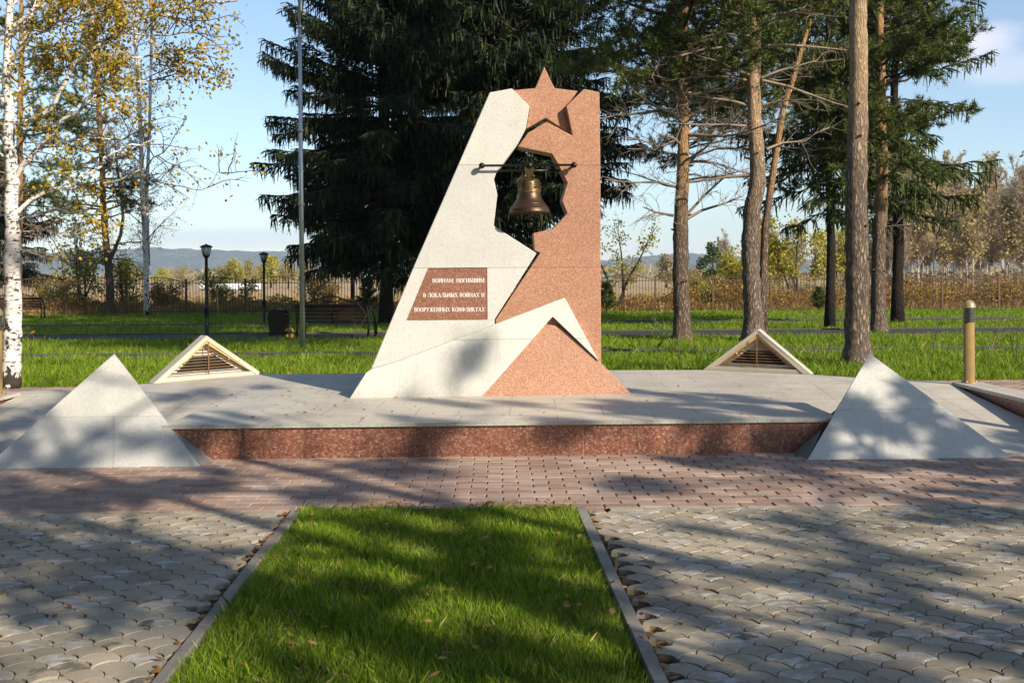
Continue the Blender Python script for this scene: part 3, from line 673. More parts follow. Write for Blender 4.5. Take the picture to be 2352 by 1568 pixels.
def glyph(ch):
    q = []; wdt = .72
    def rect(x0, x1, y0, y1): q.append([(x0, y0), (x1, y0), (x1, y1), (x0, y1)])
    def stem(x, y0=0., y1=1., w=SW, serif=True):
        rect(x - w / 2, x + w / 2, y0, y1)
        if serif:
            if y0 == 0: rect(x - w / 2 - .07, x + w / 2 + .07, 0, SF)
            if y1 == 1: rect(x - w / 2 - .07, x + w / 2 + .07, 1 - SF, 1)
    def diag(x0, y0, x1, y1, w): q.append([(x0 - w / 2, y0), (x0 + w / 2, y0), (x1 + w / 2, y1), (x1 - w / 2, y1)])
    def arc(cx, cy, rx, ry, a0, a1, tx=SW, ty=TWN):
        n = 14
        for i in range(n):
            A, B = a0 + (a1 - a0) * i / n, a0 + (a1 - a0) * (i + 1) / n
            q.append([(cx + (rx - tx) * math.cos(A), cy + (ry - ty) * math.sin(A)), (cx + rx * math.cos(A), cy + ry * math.sin(A)), (cx + rx * math.cos(B), cy + ry * math.sin(B)), (cx + (rx - tx) * math.cos(B), cy + (ry - ty) * math.sin(B))])
    def bowl(x, y0, y1, r):
        rect(x, x + .22, y1 - TWN, y1); rect(x, x + .22, y0, y0 + TWN); arc(x + .22, (y0 + y1) / 2, r, (y1 - y0) / 2, -PI / 2, PI / 2)
    if ch == 'В': stem(.14); bowl(.14, .5, 1, .29); bowl(.14, 0, .5 + TWN, .34); wdt = .72
    elif ch == 'О': arc(.42, .5, .42, .52, 0, 2 * PI); wdt = .86
    elif ch in 'ИЙ':
        stem(.14); stem(.72); diag(.22, .04, .64, .96, TWN * 1.3); wdt = .88
        if ch == 'Й': arc(.43, 1.26, .17, .16, PI, 2 * PI, .07, .06)
    elif ch == 'Н': stem(.14); stem(.72); rect(.14, .72, .47, .55); wdt = .88
    elif ch == 'А': diag(.10, 0, .42, 1, TWN); diag(.74, 0, .44, 1, SW); rect(.2, .66, .3, .37); rect(0, .22, 0, SF); rect(.6, .9, 0, SF); wdt = .88
    elif ch == 'М': stem(.12, w=.09); stem(.92); diag(.5, .02, .16, .98, .12); diag(.5, .02, .88, .98, .09); wdt = 1.06
    elif ch == 'П': stem(.14); stem(.72); rect(.14, .72, 1 - TWN, 1); wdt = .88
    elif ch == 'Г': stem(.14); rect(.14, .62, 1 - TWN, 1); rect(.56, .62, .76, 1); wdt = .66
    elif ch == 'Б': stem(.14); rect(.14, .64, 1 - TWN, 1); rect(.58, .64, .8, 1); bowl(.14, 0, .56, .33); wdt = .72
    elif ch == 'Ш': stem(.14); stem(.56); stem(.98); rect(.14, .98, 0, TWN); wdt = 1.14
    elif ch == 'Л': stem(.72); diag(.14, .05, .32, 1, TWN); rect(.26, .72, 1 - TWN, 1); rect(.0, .16, 0, .1); wdt = .88
    elif ch == 'К': stem(.14); diag(.2, .46, .6, 1, TWN * 1.2); diag(.68, 0, .32, .6, SW); rect(.5, .74, 1 - SF, 1); rect(.56, .82, 0, SF); wdt = .8
    elif ch == 'Ь': stem(.14); bowl(.14, 0, .56, .33); wdt = .68
    elif ch == 'Ы': stem(.14); bowl(.14, 0, .56, .28); stem(.86); wdt = 1.02
    elif ch == 'Х': diag(.7, 0, .16, 1, SW); diag(.12, 0, .68, 1, TWN); rect(0, .26, 0, SF); rect(.56, .86, 0, SF); rect(.02, .32, 1 - SF, 1); rect(.56, .82, 1 - SF, 1); wdt = .86
    elif ch == 'Р': stem(.14); bowl(.14, .42, 1, .32); wdt = .68
    elif ch == 'У': diag(.44, .32, .14, 1, SW); diag(.3, .0, .68, 1, TWN * 1.2); rect(.02, .28, 1 - SF, 1); rect(.56, .8, 1 - SF, 1); rect(.12, .32, 0, .1); wdt = .8
    elif ch == 'Ж': stem(.56); diag(.14, 0, .5, .55, SW * .8); diag(.98, 0, .62, .55, SW * .8); diag(.5, .45, .18, 1, TWN); diag(.62, .45, .94, 1, TWN); rect(.04, .24, 0, SF); rect(.88, 1.08, 0, SF); rect(.1, .28, 1 - SF, 1); rect(.84, 1.02, 1 - SF, 1); wdt = 1.12
    elif ch == 'Е': stem(.14); rect(.14, .64, 1 - TWN, 1); rect(.14, .66, 0, TWN); rect(.14, .5, .47, .55); rect(.58, .64, .78, 1); rect(.6, .66, 0, .22); rect(.45, .5, .4, .62); wdt = .72
    elif ch == 'Ф': stem(.46); arc(.46, .52, .46, .34, 0, 2 * PI, .14, .07); wdt = .92
    elif ch == 'Т': stem(.4); rect(.04, .76, 1 - TWN, 1); rect(.04, .1, .78, 1); rect(.7, .76, .78, 1); wdt = .8
    elif ch == ',': q.append([(.08, -.02), (.2, .02), (.2, .15), (.06, .15)]); q.append([(.02, -.18), (.08, -.18), (.2, .02), (.1, .02)]); wdt = .28
    else: wdt = .42
    return q, wdt
ins_ = MB(); 
for text, x0, x1, yt, yb_ in (('ВОИНАМ, ПОГИБШИМ', 797, 1728, 506, 580), ('В ЛОКАЛЬНЫХ ВОЙНАХ И', 635, 1732, 766, 840), ('ВООРУЖЕННЫХ КОНФЛИКТАХ', 473, 1735, 1024, 1100)):
    adv = 0; gs = []
    for ch in text:
        q, w_ = glyph(ch); gs.append((adv, q)); adv += w_ + .07
    adv -= .07; sx = (x1 - x0) / adv
    ins_ = MB()
    for a0, q in gs:
        for poly in q:
            P = [pp(x0 + (a0 + x) * sx, yb_ + (yt - yb_) * y + (x1 - x0 - (a0 + x) * sx) * .004, -.0075) for x, y in poly]
            if poly[0][0] == poly[1][0] and False: P = P[::-1]
            ins_.prism(P, [p + NB * .004 for p in P])
    ins_.build('lettering', MAT['lettering_white'], plq)

# twisted bar with round ends, carrying the bell
BO = -.085
e0, e1, em = onplane(1105.5, 382.5, MD, MT) + NB * BO, onplane(1315.5, 381, MD, MT) + NB * BO, onplane(1213.5, 382.5, MD, MT) + NB * BO
b = MB(); ax = (e1 - e0).normalized(); up = Vector((0, 0, 1)); sd = ax.cross(up); n = 150; L_ = (e1 - e0).length; vv = []
for i in range(n + 1):
    a = i / n * L_ / .055 * PI
    for q in range(4):
        g_ = a + q * PI / 2; vv.append(e0 + ax * (L_ * i / n) + (up * math.cos(g_) + sd * math.sin(g_)) * .0145)
b.add(vv, [(i * 4 + q, i * 4 + (q + 1) % 4, i * 4 + 4 + (q + 1) % 4, i * 4 + 4 + q) for i in range(n) for q in range(4)])
bar = b.build('twisted_bar', MAT['steel_black'], mon)
for p in (e0, e1):
    b = MB(); b.ball(p, .034, 18, 12); b.tube([p, p + NB * .11], .016, 10); b.build('bar_end', MAT['steel_black'], bar)
b = MB(); q0 = mp(722, 500, .14); q1 = mp(985, 498, .14); b.tube([q0 - Vector((.1, 0, 0)), q1 + Vector((.06, 0, 0))], .014, 10); b.build('support_rod', MAT['steel_black'], mon)
for z_, x0_, x1_ in ():
    pass

# ------------------------------------------------------------------ the bell
U = .1045 * em.y / F
bell = thing('bell', 'bronze bell with a gold relief band hanging from the twisted bar', 'bell', em)
prof = [(.004, 620), (60, 622), (110, 628), (170, 640), (200, 655), (222, 680), (229, 700), (233, 718), (238, 722), (238, 738), (235, 742), (236, 768), (241, 774), (241, 786), (238, 790), (239, 806), (244, 812), (244, 828), (241, 832), (243, 880), (247, 930), (251, 960), (262, 1020), (276, 1070), (296, 1110), (322, 1150), (346, 1180), (352, 1184), (356, 1192), (356, 1200), (364, 1206), (384, 1230), (408, 1262), (426, 1290), (436, 1298), (438, 1310), (436, 1318), (442, 1340), (449, 1362), (449, 1378), (443, 1392), (425, 1396), (410, 1388), (380, 1300), (330, 1200), (260, 1080), (225, 940), (210, 760), (190, 690), (.004, 680)]
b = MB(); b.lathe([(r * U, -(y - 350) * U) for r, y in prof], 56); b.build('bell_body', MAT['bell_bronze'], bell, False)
rel = MB()                                             # raised panel, hanging lace band and small marks cast in the bronze
def onbell(azm, y, extra):
    rr2 = np.interp(y, [p[1] for p in prof[:42]], [p[0] for p in prof[:42]]) * U + extra
    return Vector((rr2 * math.sin(azm), -rr2 * math.cos(azm), -(y - 350) * U))
def patch(a0, a1, y0, y1, ex, na=8, ny=6):
    v = [onbell(a0 + (a1 - a0) * i / na, y0 + (y1 - y0) * j_ / ny, ex) for j_ in range(ny + 1) for i in range(na + 1)]
    f = [(j_ * (na + 1) + i, (j_ + 1) * (na + 1) + i, (j_ + 1) * (na + 1) + i + 1, j_ * (na + 1) + i + 1) for j_ in range(ny) for i in range(na)]
    v += [onbell(a, y, -.006) for a, y in ((a0, y0), (a1, y0), (a1, y1), (a0, y1))]; m_ = (na + 1) * (ny + 1)
    top = list(range(na + 1)); bot = list(range(ny * (na + 1), (ny + 1) * (na + 1)))
    f += [tuple([m_, m_ + 1] + top[::-1]), tuple([m_ + 3] + bot + [m_ + 2][:1])]
    rel.add(v, f, True)
for s_ in range(4):
    A = -.02 + s_ * PI / 2
    patch(A - .38, A + .38, 676, 962, .005)
    for q in range(7):
        w_ = rnd.uniform(.03, .08); a_ = A + rnd.uniform(-.26, .26); y_ = rnd.uniform(700, 920); patch(a_ - w_, a_ + w_, y_ - 14, y_ + 14, .008, 3, 2)
    rel.build('relief_panel', MAT['bell_relief'], bell, False); rel = MB()
for q in range(28):
    A = q * 2 * PI / 28; patch(A - .11, A - .002, 838, 838 + (118 if q % 2 else 84), .0025, 3, 3); patch(A - .002, A + .11, 838, 838 + (84 if q % 2 else 118), .0025, 3, 3)
rel.build('lace_band', MAT['bell_relief'], bell, False); rel = MB()
for q in range(84):
    A = q * 2 * PI / 84
    if math.sin(A * 3.1) > -.55: h_ = rnd.choice((8, 11, 14)); patch(A - .018, A + .014, 1246 - h_, 1246 + h_, .0035, 1, 2)
rel.build('lettering_band', MAT['bell_relief'], bell, False)
b = MB(); b.ball((0, 0, 0), .043, 18, 12); b.build('hanger_ball', MAT['steel_black'], bell, False)
b = MB()
for s_ in (-1, 1):
    b.box(-.012 + s_ * .034, .012 + s_ * .034, -.018, .018, -250 * U, -45 * U, None, .003)
    b.tube([(s_ * .034, 0, -200 * U), (s_ * .052, -.01, -232 * U), (s_ * .046, -.012, -268 * U)], [.012, .014, .011], 8)
b.box(-.05, .05, -.02, .02, -105 * U, -40 * U, None, .004); b.box(-.018, .018, -.014, .014, -275 * U, -100 * U, None, .003)
b.build('hanger_bracket', MAT['bell_bronze'], bell, False)
b = MB(); b.tube([(0, 0, -660 * U), (.005, .01, -1250 * U)], .009, 8); b.ball((.006, .011, -1290 * U), .032, 14, 10); b.build('clapper', MAT['steel_black'], bell, False)
bell.rotation_euler = (0, 0, 0)

# ------------------------------------------------------------------ bollard lights
def bollard(loc, label):
    t = thing('bollard_light', label, 'bollard', loc, 0, 'gold bollard lights on the ramp walls')
    r = .0605
    b = MB(); b.lathe([(.095, 0), (.095, .008), (.09, .012), (r, .013), (r, .718)], 28); b.build('post', MAT['bollard_gold'], t, False)
    for i in range(4):
        a = PI / 4 + i * PI / 2; b = MB(); b.lathe([(.011, .012), (.011, .02), (.006, .026)], 6, (.078 * math.cos(a), .078 * math.sin(a), 0)); b.build('bolt', MAT['pole_steel'], t, False)
    b = MB(); pr = [(r, .716)]
    for i in range(9): z = .722 + i * .0185; pr += [(r - .008, z), (r + .013, z + .006), (r + .013, z + .008), (r - .008, z + .012)]
    b.lathe(pr + [(r - .008, .892)], 28, smooth=False); b.build('louvre_head', MAT['bollard_louvre'], t, False)
    b = MB(); b.lathe([(r - .01, .888), (r + .014, .889), (r + .015, .898)] + [((r + .012) * math.cos(a), .9 + (r + .022) * math.sin(a)) for a in np.linspace(0, PI / 2 - .02, 10)], 28); b.build('dome_cap', MAT['bollard_dome'], t, False)
    return t
ZC = ZD + .024
bo = bollard((gnd(2225.6, 878.6, ZC).x, gnd(2225.6, 878.6, ZC).y, ZC), 'gold bollard light with a domed cap at the right edge, with pines behind it')
dup(bo, (-5.80, 11.5, ZC), 0, 'gold bollard light cut off by the left edge, beside the birch trunk')
for x, y, l in ((5.43, 9.6, 'gold bollard light at the near end of the right ramp wall'), (-5.8, 9.1, 'gold bollard light at the near end of the left ramp wall')): dup(bo, (x, y, ZC), 0, l)

# ------------------------------------------------------------------ flagpole, street lamps
fp = gnd(694, 806); t = thing('flagpole', 'tall grey steel flagpole in the grass between the bench and the monument', 'flagpole', (fp.x, fp.y, 0))
k_ = fp.y / F; b = MB()
def fpp(py): return at(694 - (806 - py) * .0083, py, fp.y)
b.tube([fpp(812), fpp(60)], [6.2 * k_, 4.1 * k_], 14); b.build('lower_pole', MAT['pole_steel'], t)
b = MB(); b.tube([fpp(64), fpp(-230)], [2.6 * k_, 2.2 * k_], 12); b.ball(fpp(-233), .05); b.build('upper_pole', MAT['pole_steel'], t)
for y in (85, 62, 300, 470):
    b = MB(); w_ = (5.2 if y < 100 else 6.1) * k_; b.tube([fpp(y + 3), fpp(y - 3)], [w_ + .01, w_ + .01], 14); b.build('collar', MAT['pole_steel'], t)
def lamp_post(label, base, h):
    t = thing('street_lamp', label, 'street lamp', base, 0, 'black park lamps on the lawn')
    b = MB(); b.lathe([(.085, 0), (.085, .05), (.062, .06), (.062, .74), (.078, .76), (.078, .82), (.05, .85), (.042, h - .42), (.06, h - .40), (.06, h - .37)], 16)
    b.build('post', MAT['lamp_metal'], t, False)
    b = MB(); b.lathe([(.085, h - .37), (.1, h - .345), (.1, h - .325), (.09, h - .32)], 20); b.build('lamp_base', MAT['lamp_metal'], t, False)
    b = MB(); b.lathe([(.09, h - .322), (.145, h - .09), (.14, h - .088)], 20); b.build('lamp_shade', MAT['lamp_glass'], t, False)
    b = MB()
    for i in range(6):
        a = i * PI / 3 + .2; b.tube([(.094 * math.cos(a), .094 * math.sin(a), h - .325), (.15 * math.cos(a), .15 * math.sin(a), h - .088)], .006, 5)
    b.build('cage', MAT['lamp_metal'], t, False)
    b = MB(); b.lathe([(.14, h - .095), (.185, h - .09), (.187, h - .08), (.15, h - .045), (.09, h - .018), (.03, h - .008), (.022, h + .012), (.004, h + .024)], 24); b.build('lamp_roof', MAT['lamp_metal'], t, False)
l1 = gnd(474, 770); l2 = gnd(606, 741)
lamp_post('nearer black park lamp with a white tapered shade, left of the flagpole', l1, at(471, 561, l1.y).z)
lamp_post('farther black park lamp with a white tapered shade, behind the litter bin', l2, at(603, 579, l2.y).z)

# ------------------------------------------------------------------ benches and bin
def bench(label, loc, rz, Wd=2.0):
    """seen from behind: slatted back, curved iron ends, scrolled crest"""
    t = thing('park_bench', label, 'bench', loc, rz, 'dark park benches')
    b = MB()
    for i in range(4): z = .50 + i * .105; b.box(-Wd / 2, Wd / 2, -.30 - i * .028, -.275 - i * .028, z, z + .075, None, .006)
    b.build('backrest', MAT['bench_wood'], t, False)
    b = MB()
    for i in range(5): b.box(-Wd / 2, Wd / 2, -.22 + i * .115, -.125 + i * .115, .43, .465, None, .006)
    b.build('seat', MAT['bench_wood'], t, False)
    b = MB(); b.box(-Wd / 2 - .05, Wd / 2 + .05, -.42, -.385, .885, .925); b.build('top_rail', MAT['lamp_metal'], t, False)
    for s_ in (-1, 1):
        x = s_ * Wd / 2; b = MB()
        b.tube([(x, -.33, 0), (x, -.24, .3), (x, -.26, .45), (x, -.40, .92)], [.035, .032, .03, .03], 8)
        b.build('rear_leg', MAT['lamp_metal'], t, False)
        b = MB(); b.tube([(x, -.41, .9)] + [(x + s_ * .03 * math.sin(a), -.36 + .75 * math.sin(a), .88 * math.cos(a * .97)) for a in np.linspace(.12, PI / 2, 9)], .028, 8); b.build('armrest', MAT['lamp_metal'], t, False)
        b = MB(); b.tube([(x, .30, .45), (x, .36, .2), (x, .34, 0)], .026, 8); b.tube([(x, -.25, .43), (x, .3, .43)], .022, 6); b.build('front_leg', MAT['lamp_metal'], t, False)
    b = MB(); b.tube([(0, -.245, .4), (0, -.40, .9)], .022, 6); b.build('back_strut', MAT['lamp_metal'], t, False)
    b = MB(); y = -.405; n = 28
    b.tube([(x, y, .985 + (.17 * math.cos(x / (Wd * .36) * PI / 2) ** 2 if abs(x) < Wd * .36 else 0) - .01 * abs(x)) for x in np.linspace(-Wd * .42, Wd * .42, n)], .02, 6)
    b.tube([(x, y, .99 + .16 * (x / .32) ** 2 * .5) for x in np.linspace(-.3, .3, 12)], .017, 6)
    for x in (-Wd * .36, Wd * .36): b.tube([(x, y, .9), (x, y, 1.0)], .022, 6); b.ball((x, y, 1.04), .04, 10, 8)
    for x in (-.12, .12): b.tube([(x, y, .9), (x, y, 1.0)], .017, 6)
    b.ball((0, y, 1.01), .035, 10, 8); b.build('crest', MAT['lamp_metal'], t, False)
b1 = gnd(762, 776); bench('dark wooden park bench with a scrolled iron crest, right of the litter bin', (b1.x + .05, b1.y + .3, 0), math.radians(-9), 2.05)
b2 = gnd(50, 733); bench('dark park bench far back on the lawn, half hidden by the left birch trunk', (b2.x - .35, b2.y + .3, 0), math.radians(14), 2.0)
bb = gnd(640, 774); t = thing('litter_bin', 'dark rounded metal litter bin standing left of the bench', 'litter bin', (bb.x - .02, bb.y + .1, 0), math.radians(-12))
b = MB(); n = 12; pr = [(-.20, .06), (-.24, .45), (-.245, .62)] + [(-.245 * math.cos(a), .62 + .17 * math.sin(a)) for a in np.linspace(.2, PI - .2, n)] + [(.245, .62), (.24, .45), (.20, .06)]
b.prism([(x, -.19, z) for x, z in pr], [(x, .19, z) for x, z in pr]); b.build('bin_body', MAT['bin_metal'], t, False)
b = MB(); b.box(-.27, .27, -.205, .205, .50, .535, None, .004); b.build('rim_band', MAT['bin_metal'], t, False)
for s_ in (-1, 1):
    b = MB(); b.box(s_ * .262 - .015, s_ * .262 + .015, -.05, .05, -.02, .62); b.build('stand', MAT['lamp_metal'], t, False)

# ------------------------------------------------------------------ fence
fence = thing('metal_fence', 'brown metal park fence with arched panels along the far edge of the lawn', 'fence', (0, FA, 0))
PX = 134 * FA / F; pxs = [(1503 - CX) / F * 50.0 + PX * i for i in range(-18, 12)]
def panel_mesh():
    b = MB(); w_ = PX - .07; m_ = 19
    def top(x): return 1.50 + .27 * math.cos(x / (w_ / 2) * PI / 2) ** 1.0
    xs = np.linspace(-w_ / 2, w_ / 2, m_ + 1); zs = [top(x) for x in xs]
    b.sticks([(x, 0, .1) for x in xs[1:-1]], [(x, 0, top(x)) for x in xs[1:-1]], .013, .013, 4)
    b.sticks([(xs[i], 0, zs[i]) for i in range(m_)], [(xs[i + 1], 0, zs[i + 1]) for i in range(m_)], .017, .017, 4)
    for z in (1.47, .12): b.sticks([(-w_ / 2 - .02, 0, z)], [(w_ / 2 + .02, 0, z)], .016, .016, 4)
    q = [(-w_ / 2, .15), (0, 1.32), (w_ / 2, .15)]; q2 = [(-w_ / 2, .85), (0, 1.40), (w_ / 2, .85), (0, .5), (-w_ / 2, .85)]
    b.sticks([(x, -.015, z) for x, z in q2[:-1]], [(x, -.015, z) for x, z in q2[1:]], .006, .006, 3)
    return b.mesh('panel')
pm = panel_mesh(); pm.materials.append(MAT['fence_paint'])
pb = MB(); pb.box(-.045, .045, -.045, .045, -.1, 1.66); pb.box(-.052, .052, -.052, .052, 1.66, 1.68); qm = pb.mesh('post'); qm.materials.append(MAT['fence_paint'])
for i, x in enumerate(pxs):
    o = bpy.data.objects.new('post', qm); COL.objects.link(o); o.parent = fence; o.location = (x, FB * x, 0)
    if i < len(pxs) - 1:
        o = bpy.data.objects.new('panel', pm); COL.objects.link(o); o.parent = fence; o.location = (x + PX / 2, FB * (x + PX / 2), 0); o.rotation_euler = (0, 0, FB)

# stakes, wrapped bales, pylon
for (px, py, tx, ty, l) in ((872, 1265, 867, 1160, 'pale yellow wooden stake in the lawn left of the far park lamp'), (1484, 1190, 1482, 1150, 'short pale wooden stake behind the young pine near the bench'), (2408, 1250, 2426, 1140, 'leaning pale wooden stake beside the right side of the monument'), (3275, 1190, 3272, 1138, 'short pale wooden stake standing beside a small pine at the fence')):
    p = gnd(px * .5742, (py if py > 1200 else 1242) * .5742); q_ = at(tx * .5742, ty * .5742, p.y); p2 = p.copy()
    t = MB(); t.tube([p - Vector((0, 0, .1)), q_], [.028, .026], 6); o = t.build('wooden_stake', MAT['stake_wood']); tag(o, l, 'stake', 'wooden stakes by the fence')
bm_ = MB(); bm_.lathe([(.05, -.6), (.5, -.6), (.58, -.52), (.58, .52), (.5, .6), (.05, .6)], 12); bme = bm_.mesh('hay_bale'); bme.materials.append(MAT['bale_wrap'])
for i in range(15):
    o = bpy.data.objects.new('hay_bale', bme); COL.objects.link(o); d = 176 + rnd.uniform(-5, 5)
    o.location = ((466 + i * 9 - CX) / F * d, d, .52); o.rotation_euler = (PI / 2, 0, rnd.uniform(.9, 2.2))
    tag(o, 'white plastic wrapped hay bale in the distant field, in the row behind the lamps', 'hay bale', 'white wrapped bales in the field')
t = thing('power_pylon', 'faint lattice power pylon far off, behind the orange pine at left', 'pylon', ((252 - CX) / F * 420, 420, 0))
b = MB(); P0, P1 = [], []
for z0_ in range(0, 32, 4):
    w0, w1 = 2.0 * (1 - z0_ / 44), 2.0 * (1 - (z0_ + 4) / 44)
    for sx, sy in ((1, 1), (1, -1), (-1, -1), (-1, 1)):
        P0.append((sx * w0, sy * w0, z0_)); P1.append((sx * w1, sy * w1, z0_ + 4))
        P0.append((sx * w0, sy * w0, z0_)); P1.append((-sx * w1 if sy > 0 else sx * w1, sy * w1 if sy > 0 else -sy * w1, z0_ + 4))
for z_, w_ in ((20, 4), (25, 5.5), (30, 3.5)): P0.append((-w_, 0, z_)); P1.append((w_, 0, z_))
b.sticks(P0, P1, .11, .11, 3); b.build('lattice_tower', MAT['pylon_steel'], t, False)

# ------------------------------------------------------------------ vegetation helpers
def unit(v): return v / (np.linalg.norm(v, axis=-1, keepdims=True) + 1e-9)
def randdir(r, n): return unit(r.normal(0, 1, (n, 3)))
def perp(r, a): return unit(np.cross(a, r.normal(0, 1, a.shape)))
class Sticks:
    def __init__(s): s.a = []; s.b = []; s.ra = []; s.rb = []
    def poly(s, P, r0, r1):
        n = len(P) - 1
        for i in range(n):
            s.a.append(P[i]); s.b.append(P[i + 1]); s.ra.append(r0 + (r1 - r0) * i / n); s.rb.append(r0 + (r1 - r0) * (i + 1) / n)
    def mb(s, k=4, b=None):
        b = b or MB(); b.sticks(np.array(s.a), np.array(s.b), np.array(s.ra), np.array(s.rb), k); return b
def wander(r, p, d, L, n, jit, grav=0.0, curl=0.0):
    """polyline that wanders from p along d; grav bends it down (negative: up)"""
    P = [np.array(p, float)]; d = np.array(d, float)
    for i in range(n):
        d = d + r.normal(0, jit, 3) + np.array([0, 0, -grav + curl * i / n]); d /= np.linalg.norm(d)
        P.append(P[-1] + d * L / n)
    return P
def along(P, t):
    x = t * (len(P) - 1); i = min(int(x), len(P) - 2); f = x - i
    p = P[i] * (1 - f) + P[i + 1] * f; d = P[i + 1] - P[i]; return p, d / (np.linalg.norm(d) + 1e-9)
def trunk_pts(px, d, base_z=-.08):
    """trunk centre line from photo pixels at distance d"""
    return [at(x, y, d) for x, y in px]
def needles(b, r, c, ax, n, L, wd, spread=.75):
    """tufts: n thin needles round every point c, leaning along ax"""
    c = np.repeat(c, n, 0); ax = np.repeat(ax, n, 0)
    d = unit(ax * (1 - spread * .5) + randdir(r, len(c)) * spread); ln = L * r.uniform(.7, 1.2, (len(c), 1))
    s = perp(r, d) * wd * .5; o = c + ax * r.uniform(-.04, .06, (len(c), 1))
    b.tris(o - s, o + s, o + d * ln)

def conifer_spruce(seed, H, RB, whorl=.38, per=7, z0=1.2, ztop=None, dens=1.0):
    """spruce: drooping branches that carry side twigs and hanging combs of needles"""
    r = np.random.default_rng(seed); st = Sticks(); C, A, Ln, Wd = [], [], [], []
    z = z0
    while z < H - .6:
        f = (z - z0) / (H - z0); Lm = RB * (1 - f) ** .85 * min(1, .50 + 5 * f) + .25
        hi = dens if (ztop is None or z < ztop) else dens * .5
        for q in range(per):
            az = r.uniform(0, 2 * PI); L = Lm * r.uniform(.72, 1.15); zz = z + r.uniform(-.2, .2)
            e = math.radians(12 + 30 * f) if f > .25 else math.radians(r.uniform(-8, 10))
            h = np.array([math.cos(az), math.sin(az), 0]); n = 9; P = []
            droop = .34 * (1 - f) + .06
            for i in range(n + 1):
                t = i / n; P.append(h * (L * t) + np.array([0, 0, zz + L * (math.tan(e) * t - droop * (t - .25 * t ** 1) * 1.0 * t + .16 * t ** 3.2)]))
            P = [p + r.normal(0, .025, 3) for p in P]
            st.poly(P, .012 + .011 * L, .006)
            m = int(L * 9 * hi) + 3
            for w in range(m):
                t = 1 - (1 - .16) * (w / m) ** 1.05
                p, d = along(P, max(.12, t)); tl = (.20 + .62 * math.sin(min(1, (1 - t) * 1.7 + .14) * PI / 2) * min(1, L / 2.6)) * r.uniform(.7, 1.25)
                sd_ = np.cross(d, [0, 0, 1.0]); sd_ /= np.linalg.norm(sd_) + 1e-9
                for s_ in (-1, 1):
                    dd = unit(d * .75 + sd_ * s_ * r.uniform(.5, .95) + np.array([0, 0, r.uniform(-.45, .05)]))
                    Q = [p, p + dd * tl * .55, p + dd * tl + np.array([0, 0, -.22 * tl])]
                    for i in range(2): C.append(Q[i]); A.append(Q[i + 1] - Q[i]); Wd.append(.065 if i == 0 else .05)
                    # hanging comb
                    if r.random() < .9 * hi:
                        hp = Q[1]; hl = r.uniform(.18, .62) * min(1, .4 + L / 3)
                        C.append(hp); A.append(np.array([r.normal(0, .12), r.normal(0, .12), -1.0]) * hl); Wd.append(.05)
                if r.random() < .8 * hi:
                    C.append(p); A.append(np.array([r.normal(0, .15), r.normal(0, .15), -1.0]) * r.uniform(.18, .6)); Wd.append(.05)
            C.append(P[-2]); A.append((P[-1] - P[-2]) * 1.5); Wd.append(.05)
        z += whorl * r.uniform(.8, 1.2) * (1 - .35 * f)
    C, A, Wd = np.array(C), np.array(A), np.array(Wd); ln = np.linalg.norm(A, axis=1); A = A / (ln[:, None] + 1e-9)
    b = MB()
    b.cards(C, A, perp(r, A), ln, Wd * r.uniform(.7, 1.3, len(C)), .3)
    # short needle spurs roughen each twig's outline
    K = 3; cc = np.repeat(C, K, 0); aa = np.repeat(A, K, 0); ll = np.repeat(ln, K)
    tt = r.uniform(.1, 1, len(cc)); o = cc + aa * (ll * tt)[:, None]; d = unit(aa * .8 + randdir(r, len(cc)) * .8); s = perp(r, d) * .014
    b.tris(o - s, o + s, o + d * r.uniform(.05, .09, (len(cc), 1)))
    return st, b
def spruce_tree(label, x, y, H, RB, r0, seed, group, mat='spruce_needle', z0=1.2, rz=0, whorl=.37, per=7, dens=1.0, ztop=None):
    t = thing('spruce_tree', label, 'spruce', (x, y, 0), rz, group)
    st, fol = conifer_spruce(seed, H, RB, whorl, per, z0, ztop, dens)
    r = random.Random(seed); b = MB(); n = 14
    b.tube([(.05 * math.sin(i * .9) if i else 0, .05 * math.cos(i * 1.3) if i else 0, -.1 + H * i / n) for i in range(n + 1)], [r0 * (1.25 if i == 0 else 1) * (1 - .96 * i / n) for i in range(n + 1)], 10, rng=r, wob=.05)
    tr = b.build('trunk', MAT['spruce_bark'], t, False)
    st.mb(3).build('branches', MAT['twig_brown'], t, False)
    fol.build('crown', MAT[mat], t, False)
    return t

